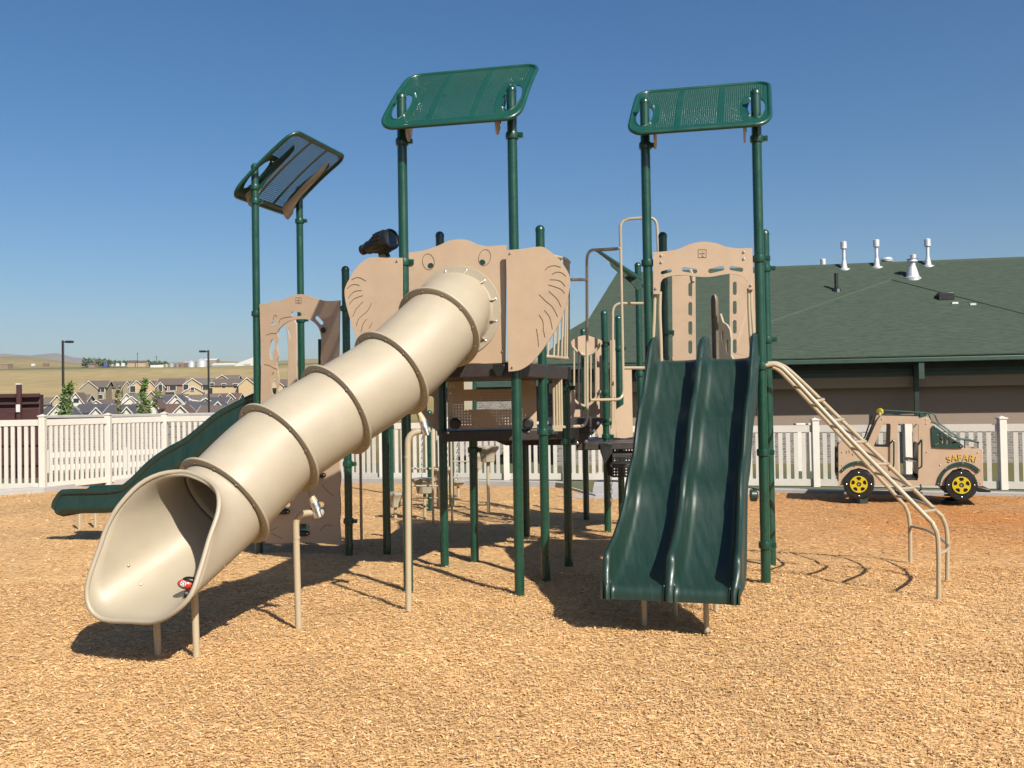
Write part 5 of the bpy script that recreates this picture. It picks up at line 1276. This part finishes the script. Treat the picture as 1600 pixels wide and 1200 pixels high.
pod(664, 747, 771, 812, 40, 'cup shaped stepping pod just right of the bent cream slide leg')
pod(688, 730, 753, 795, 40, 'wide stepping pod between the two cream climber rails')
pod(618, 769, 793, 808, 26, 'lowest stepping pod standing just above the chips left of the bent leg')
pod(716, 752, 759, 777, 26, 'small dark disc step far back beside the chain')

# ---- arched three rail climber on the right
rails = [[(1196, 571, 9.07), (1214, 571, 9.05), (1238, 590, 9.0), (1330, 688, 8.75), (1441, 801, 8.4), (1459, 822, 8.34), (1466, 850, 8.33), (1466.8, 937, 8.33)],
         [(1199, 568, 9.3), (1218, 569.5, 9.3), (1246, 590, 9.3), (1345, 686, 9.25), (1456, 792, 9.2), (1473, 810, 9.2), (1480, 838, 9.2), (1480, 907, 9.2)],
         [(1199, 573, 9.9), (1214, 577, 9.9), (1238, 600, 9.95), (1316, 684, 10.05), (1400, 775, 10.15), (1416, 795, 10.17), (1421.5, 820, 10.17), (1422.5, 880, 10.17)]]
lad = MB(); RW = [crom([at(*q) for q in r], 8) for r in rails]
lad.tube(RW[0], .0195, 10); ladder = lad.build('arch_climber', M['cream_tube'], PS)
ladder['label'] = 'cream three rail arched ladder sloping down to the right'
for r in RW[1:]: MB().tube(r, .0195, 10).build('side_rail', M['cream_tube'], ladder)
def along(P, f):
    i = f * (len(P) - 1); k = min(int(i), len(P) - 2); return P[k].lerp(P[k + 1], i - k)
def bypx(P, px, upto):
    for i in range(upto):
        def s(p):
            d = p - CAM; return 800 + FOC * d.dot(_r) / d.dot(_f)
        a, b = s(P[i]), s(P[i + 1])
        if a <= px <= b: return P[i].lerp(P[i + 1], (px - a) / (b - a))
    return P[upto]
for xa, xb in ((1273, 1280), (1301, 1312), (1333, 1348), (1367, 1384), (1405, 1423), (1440, 1458)):
    a = bypx(RW[0], xa, 45); m_ = bypx(RW[1], xb, 45); c = bypx(RW[2], xa - 32 - (xa - 1273) * .05, 45)
    MB().tube(crom([a, a.lerp(m_, .55) + V((.05, -.02, 0)), m_, m_.lerp(c, .5) + V((.05, .03, 0)), c], 6), .0145, 8).build('rung', M['cream_tube'], ladder)
a, m_, c = at(1467, 866, 8.33), at(1480, 850, 9.2), at(1423, 822, 10.17)
MB().tube(crom([a, at(1481, 858, 8.75), m_, at(1452, 830, 9.8), c], 6), .0145, 8).build('rung', M['cream_tube'], ladder)
# ================================================================== play truck
def J(x, y): return (1280 + x / 5.714, 630 + y / 5.714)
JD = 15.75; JYAW = math.radians(17); JN = V((-math.sin(JYAW), -math.cos(JYAW), 0)); jd = -JN; jr = V((math.cos(JYAW), -math.sin(JYAW), 0)); JP = at(1423, 700, JD); JB = JP + jd * .95
jc = at(1423, 784, 16.2)
TR = thing('play_truck', (jc.x, 16.2, 0), 'tan play truck with green trim, yellow wheels and SAFARI on its side', 'play truck')
def JL(pl): return [J(*p) for p in pl]
out = JL([(170, 368), (300, 358), (385, 350), (412, 345), (432, 350), (520, 150), (545, 116), (560, 111), (968, 121), (1003, 160), (1015, 210), (1278, 398), (1284, 405), (1450, 405), (1457, 418), (1462, 740), (1405, 742), (1385, 650), (1330, 598), (1262, 580), (1190, 600), (1140, 650), (1120, 738), (500, 735), (480, 650), (430, 600), (352, 580), (280, 600), (235, 650), (215, 735), (172, 737)])
win = smooth2([(568, 192), (600, 184), (634, 188), (636, 300), (632, 380), (560, 392), (486, 388), (520, 300)], 3)
win = JL([(566, 196), (576, 184), (628, 184), (636, 194), (632, 382), (624, 392), (492, 390), (488, 380)])
door = JL([(702, 194), (712, 184), (878, 186), (886, 196), (884, 660), (876, 690), (722, 688), (712, 660)])
def jboard(name, o, p0, m_, th, holes=(), par=TR, bevel=.005, label=None): return board(name, o, p0, JN, m_, th, holes, par, bevel, label)
body = jboard('side_panel', out, JP, M['tan'], .03, [win, door], label='near side panel with window and door openings')
far = []
jboard('side_panel', [(a, b) for a, b in out], JB, M['tan'], .03, [win, door])
# shift the far panel so that it is the same size as the near one
def at2(x, y, dy=0.0):
    return onplane(*J(x, y), JP, JN) + jd * dy
bpy.data.objects.remove([o for o in TR.children if o.name.startswith('side_panel') and o != body][0])
mb = MB(); mb.prism([at2(*((a - 1280) * 5.714, (b - 630) * 5.714), .95) for a, b in out], .03, JN, [[at2((a - 1280) * 5.714, (b - 630) * 5.714, .95) for a, b in h] for h in (win, door)])
mb.build('side_panel', M['tan'], TR, bevel=.005)
# cross boards: bonnet, dash, floor, seat back, bed
def cross(name, x0, y0, x1, y1, m_, th=.03):
    a, b = at2(x0, y0, .03), at2(x1, y1, .03); d = (b - a); n = d.normalized().cross(jd); mb = MB()
    mb.add([a, b, b + jd * .92, a + jd * .92] + [q + n * th for q in (a, b, b + jd * .92, a + jd * .92)], [(0, 1, 2, 3), (4, 7, 6, 5), (0, 4, 5, 1), (1, 5, 6, 2), (2, 6, 7, 3), (3, 7, 4, 0)])
    return mb.build(name, m_, TR, bevel=.004)
cross('bonnet', 180, 372, 400, 352, M['tan']); cross('front_board', 182, 380, 182, 720, M['tan']); cross('dash_board', 470, 400, 470, 640, M['tan']); cross('floor', 480, 690, 1120, 690, M['deck']); cross('seat_back', 900, 360, 880, 640, M['tan']); cross('seat', 790, 520, 880, 530, M['cream'], .025); cross('bed_floor', 900, 470, 1440, 470, M['tan']); cross('tail_board', 1445, 415, 1448, 720, M['tan']); cross('roof', 580, 125, 950, 132, M['green_board'])
# green trim
def band(c, r0, r1, a0, a1, ry=1.0):
    o = [(c[0] + r1 * math.cos(math.radians(a0 + (a1 - a0) * k / 20)), c[1] - ry * r1 * math.sin(math.radians(a0 + (a1 - a0) * k / 20))) for k in range(21)]
    i = [(c[0] + r0 * math.cos(math.radians(a0 + (a1 - a0) * k / 20)), c[1] - ry * r0 * math.sin(math.radians(a0 + (a1 - a0) * k / 20))) for k in range(21)]
    return JL(o + i[::-1])
f1 = jboard('fender', band((352, 722), 178, 206, 55, 143), JP + JN * .002, M['green_board'], .025); f2 = jboard('fender', band((1270, 745), 190, 222, 40, 176), JP + JN * .002, M['green_board'], .025)
for f, pl in ((f1, [(205, 595), (345, 526)]), (f2, [(1062, 718), (1130, 582), (1280, 535), (1422, 606)])): bolts(JL(pl), JP + JN * .03, JN, f, .012)
for f in (f1, f2): f.location += JN * .022
tri = jboard('side_grille', smooth2(JL([(1003, 230), (1012, 205), (1030, 205), (1150, 290), (1270, 365), (1280, 385), (1265, 400), (1100, 398), (1030, 392), (1012, 380)]), 3), JP + JN * .022, M['green_board'], .02, [JL(h) for h in ([(1055, 262), (1078, 262), (1078, 285), (1055, 285)], [(1068, 292), (1082, 292), (1080, 330), (1068, 335)], [(1058, 342), (1082, 342), (1082, 364), (1058, 364)], [(1095, 292), (1118, 290), (1120, 312), (1098, 312)], [(1110, 318), (1120, 318), (1122, 345), (1100, 366), (1096, 345)], [(1140, 312), (1160, 316), (1162, 366), (1140, 366)], [(1178, 345), (1192, 345), (1198, 366), (1178, 366)])])
bolts(JL([(1036, 215), (1140, 298), (1040, 372), (1262, 385)]), JP + JN * .024, JN, tri, .012)
# wheels
def wheel(cx, cy, far_=False):
    c = onplane(*J(cx, cy), JP, JN); c = c + jd * (-.03 + (1.06 if far_ else 0)); R = 131 / 5.714 / FOC * JD; r2 = 79 / 5.714 / FOC * JD
    rt = thing_w = MB()
    prof = [(R * .5, .0), (R * .97, .0), (R, .012), (R, .05), (R * .96, .062), (r2 * 1.03, .064), (r2 * 1.0, .058), (r2 * .6, .058)]
    mb = MB(); mb.lathe(prof, c + jd * .04, JN, 40)
    for k in range(36):
        a = 2 * math.pi * k / 36; mb.box(c + jr * (math.cos(a) * R) + jd * .012 + Z * (math.sin(a) * R), .012, .05, .02, jr * math.cos(a) + Z * math.sin(a), jd, jr * -math.sin(a) + Z * math.cos(a))
    w_ = mb.build('wheel', M['black'], TR, smooth=40)
    o = [(r2 * .96 * math.cos(2 * math.pi * k / 40), r2 * .96 * math.sin(2 * math.pi * k / 40)) for k in range(40)]; hs = []
    for k in range(5):
        a = math.pi / 2 + 2 * math.pi * k / 5; hs.append([(r2 * (.64 + .2 * math.cos(t)) * math.cos(a) - r2 * .25 * math.sin(t) * (1 + .35 * math.cos(t)) * math.sin(a), r2 * (.64 + .2 * math.cos(t)) * math.sin(a) + r2 * .25 * math.sin(t) * (1 + .35 * math.cos(t)) * math.cos(a)) for t in [2 * math.pi * j / 12 for j in range(12)]])
    hs.append([(r2 * .26 * math.cos(2 * math.pi * k / 16), r2 * .26 * math.sin(2 * math.pi * k / 16)) for k in range(16)])
    mp = lambda l: [c + jr * x - jd * .036 + Z * z for x, z in l]
    mb = MB(); mb.prism(mp(o), .014, JN, [mp(h) for h in hs]); mb.build('rim', M['yellow'], w_, bevel=.003)
    mb = MB()
    for k in range(4):
        a = math.pi / 2 * k; mb.lathe([(.011, 0), (.011, .007), (.005, .011)], c + jr * (math.cos(a) * R * .8) - jd * .024 + Z * (math.sin(a) * R * .8), JN, 8)
    mb.lathe([(.02, 0), (.02, .01)], c - jd * .02, JN, 10); mb.build('wheel_bolt', M['bolt'], w_)
wheel(352, 722); wheel(1265, 730); wheel(352, 722, True); wheel(1265, 730, True)
# rack, bars, handles
def jt(pl, r, name, m_, dy=0.0, rnd=.05): return MB().tube(bend([at2(x, y, d_ + dy) for x, y, d_ in pl], rnd, 6), r, 8).build(name, m_, TR)
jt([(590, 66, .0), (1028, 92, .0), (1055, 165, .0), (1270, 325, .0), (1430, 350, .0)], .011, 'roof_rack', M['green_board']); jt([(590, 66, .9), (1028, 92, .9), (1055, 165, .9), (1270, 325, .9), (1430, 350, .9)], .011, 'roof_rack', M['green_board'])
jt([(1005, 160, -.01), (1100, 205, -.01), (1262, 330, -.01)], .009, 'roof_rack', M['green_board'])
mb = MB()
for x, y in ((640, 69), (760, 76), (900, 85), (1020, 92)): mb.tube([at2(x, y, 0), at2(x, y, .9)], .009, 6)
for x, y in ((1300, 330), (1420, 348)): mb.tube([at2(x, y, 0), at2(x, y, .9)], .009, 6); mb.tube([at2(x, y, .02), at2(x, 405, .02)], .009, 6)
mb.build('rack_bars', M['green_board'], TR); MB().box(at2(925, 105, .02), .10, .05, .06).build('rack_mount', M['green'], TR)
jt([(628, 365, .0), (664, 320, -.06), (664, 560, -.06), (632, 588, .0)], .0125, 'grab_handle', M['green']); jt([(888, 368, .0), (912, 315, -.06), (912, 568, -.06), (888, 580, .0)], .0125, 'grab_handle', M['green'])
jt([(672, 740, .02), (676, 785, -.08), (878, 785, -.08), (908, 765, -.08), (905, 722, .02)], .012, 'step_bar', M['black'])
jt([(400, 345, .0), (430, 330, 0), (500, 120, .0)], .012, 'windscreen_frame', M['black']); jt([(400, 345, .95), (430, 330, .95), (500, 120, .95)], .012, 'windscreen_frame', M['black']); 
mb = MB()
for y in (425, 520, 610): mb.box(at2(160, y, .48), .03, .9, .035, jr, jd)
for d_ in (.1, .45, .8): mb.tube([at2(152, 410, d_), at2(152, 650, d_)], .012, 6)
mb.build('front_grille', M['black'], TR)
mb = MB(); mb.prism([at2(x, y, -.01) for x, y in ((1075, 740), (1400, 742), (1530, 770), (1530, 797), (1420, 795), (1380, 775), (1150, 790), (1110, 775))], .98, JN); mb.build('bumper', M['black'], TR, bevel=.01)
# spot lamp on the roof
sp = at2(545, 78, .12); s_ = MB().lathe([(.02, -.03), (.055, -.02), (.06, .0), (.055, .02), (.03, .025)], sp, V((-.8, -.6, .1)), 18).build('spot_lamp', M['yellow'], TR)
MB().tube([at2(548, 118, .05), sp], .022, 8).build('lamp_bracket', M['cream_tube'], s_)
# steering wheel and star
mb = MB(); sc2 = at2(505, 368, .42); mb.tube([sc2 + jr * (.0225 * math.cos(t)) + jd * (.12 * math.cos(t)) + Z * (.12 * math.sin(t)) for t in [2 * math.pi * k / 16 for k in range(16)]], .014, 6, closed=True); mb.tube([sc2, sc2 + V((-.12, 0, -.05))], .016, 6); mb.build('steering_wheel', M['yellow'], TR)
star = []
for k in range(10):
    r_ = 26 if k % 2 == 0 else 12; a = math.pi / 2 + math.pi * k / 5; star.append((435 + r_ * math.cos(a), 474 - r_ * math.sin(a)))
jboard('star_badge', JL(star), JP + JN * .006, M['orange'], .006, bevel=0)
jboard('bonnet_vents', JL([(238, 425), (246, 424), (247, 450), (240, 452)]), JP + JN * .002, M['tan_groove'], .004, bevel=0); jboard('bonnet_vents', JL([(262, 420), (270, 419), (272, 445), (264, 446)]), JP + JN * .002, M['tan_groove'], .004, bevel=0); jboard('bonnet_vents', JL([(292, 450), (300, 449), (303, 470), (296, 470)]), JP + JN * .002, M['tan_groove'], .004, bevel=0)
bolts(JL([(205, 437), (205, 555), (200, 715), (455, 368), (560, 140), (955, 145), (955, 182), (960, 435), (1080, 550), (1415, 440), (1440, 715), (790, 715)]), JP + JN * .001, JN, body, .010, M['steel'])
# lettering
cu = bpy.data.curves.new('lettering', 'FONT'); cu.body = 'SAFARI'; cu.size = .165; cu.extrude = .004; cu.align_x = 'CENTER'; cu.space_character = 1.12; cu.offset = .001
tmp = bpy.data.objects.new('lettering_tmp', cu); COL.objects.link(tmp)
bpy.context.view_layer.update(); me = bpy.data.meshes.new_from_object(tmp.evaluated_get(bpy.context.evaluated_depsgraph_get())); bpy.data.objects.remove(tmp); bpy.data.curves.remove(cu)
xs = [v.co.x for v in me.vertices]; wx = max(xs) - min(xs); Wt_ = 222 / 5.714 / FOC * JD; k = Wt_ / wx; c0 = at2(1272, 492, -.009)
mbt = []
for v in me.vertices:
    x, y, z = v.co.x * k, v.co.y * k * 1.15, v.co.z; th = x / .62
    v.co = c0 + jr * ((.62 + y) * math.sin(th)) - jd * z + Z * (-.03 + .62 * (math.cos(th) - 1) + y * math.cos(th))
o = bpy.data.objects.new('lettering', me); COL.objects.link(o); me.materials.clear(); me.materials.append(M['orange'])
for v in me.vertices: v.co = v.co - worg(TR)
o.parent = TR
# springs under the truck
for x in (385, 1200):
    c = at2(x, 880, .45); mb = MB(); mb.lathe([(.14, -.1), (.14, .03), (.05, .05)], V((c.x, c.y, 0)), n=16)
    b_ = mb.build('spring_base', M['black'], TR); z1_ = at2(x, 745).z
    mb = MB(); mb.tube([V((c.x + .075 * math.cos(k * .7), c.y + .075 * math.sin(k * .7), .04 + (z1_ - .03) * k / 45)) for k in range(46)], .016, 6); mb.build('spring', M['black'], b_)
c = at2(395, 862, -.02); MB().box((c.x, c.y + .1, .05), .14, .22, .12).build('anchor_block', M['dark_green_metal'], TR, bevel=.01)

# ================================================================== the air: distant things fade a little
HX0, HX1, HY0, HY1 = -5200, 5200, -300, 5600
zb_ = min(v.co.z for v in bpy.data.objects['terrain'].data.vertices) + bpy.data.objects['terrain'].location.z - 1.0
zt2 = 360.0
mb = MB(); mb.box(((HX0 + HX1) / 2, (HY0 + HY1) / 2, (zb_ + zt2) / 2), HX1 - HX0, HY1 - HY0, zt2 - zb_)
hm_, nt_, N_2, L_2, P_2 = _nt('haze_air')
N_2.remove(P_2); pvn = N_2.new('ShaderNodeVolumePrincipled'); pvn.inputs['Color'].default_value = (.80, .88, 1.0, 1); pvn.inputs['Density'].default_value = .00006; pvn.inputs['Anisotropy'].default_value = .1
L_2.new(pvn.outputs[0], N_2['Material Output'].inputs['Volume'])
tag(mb.build('haze', hm_, smooth=0), kind='stuff')
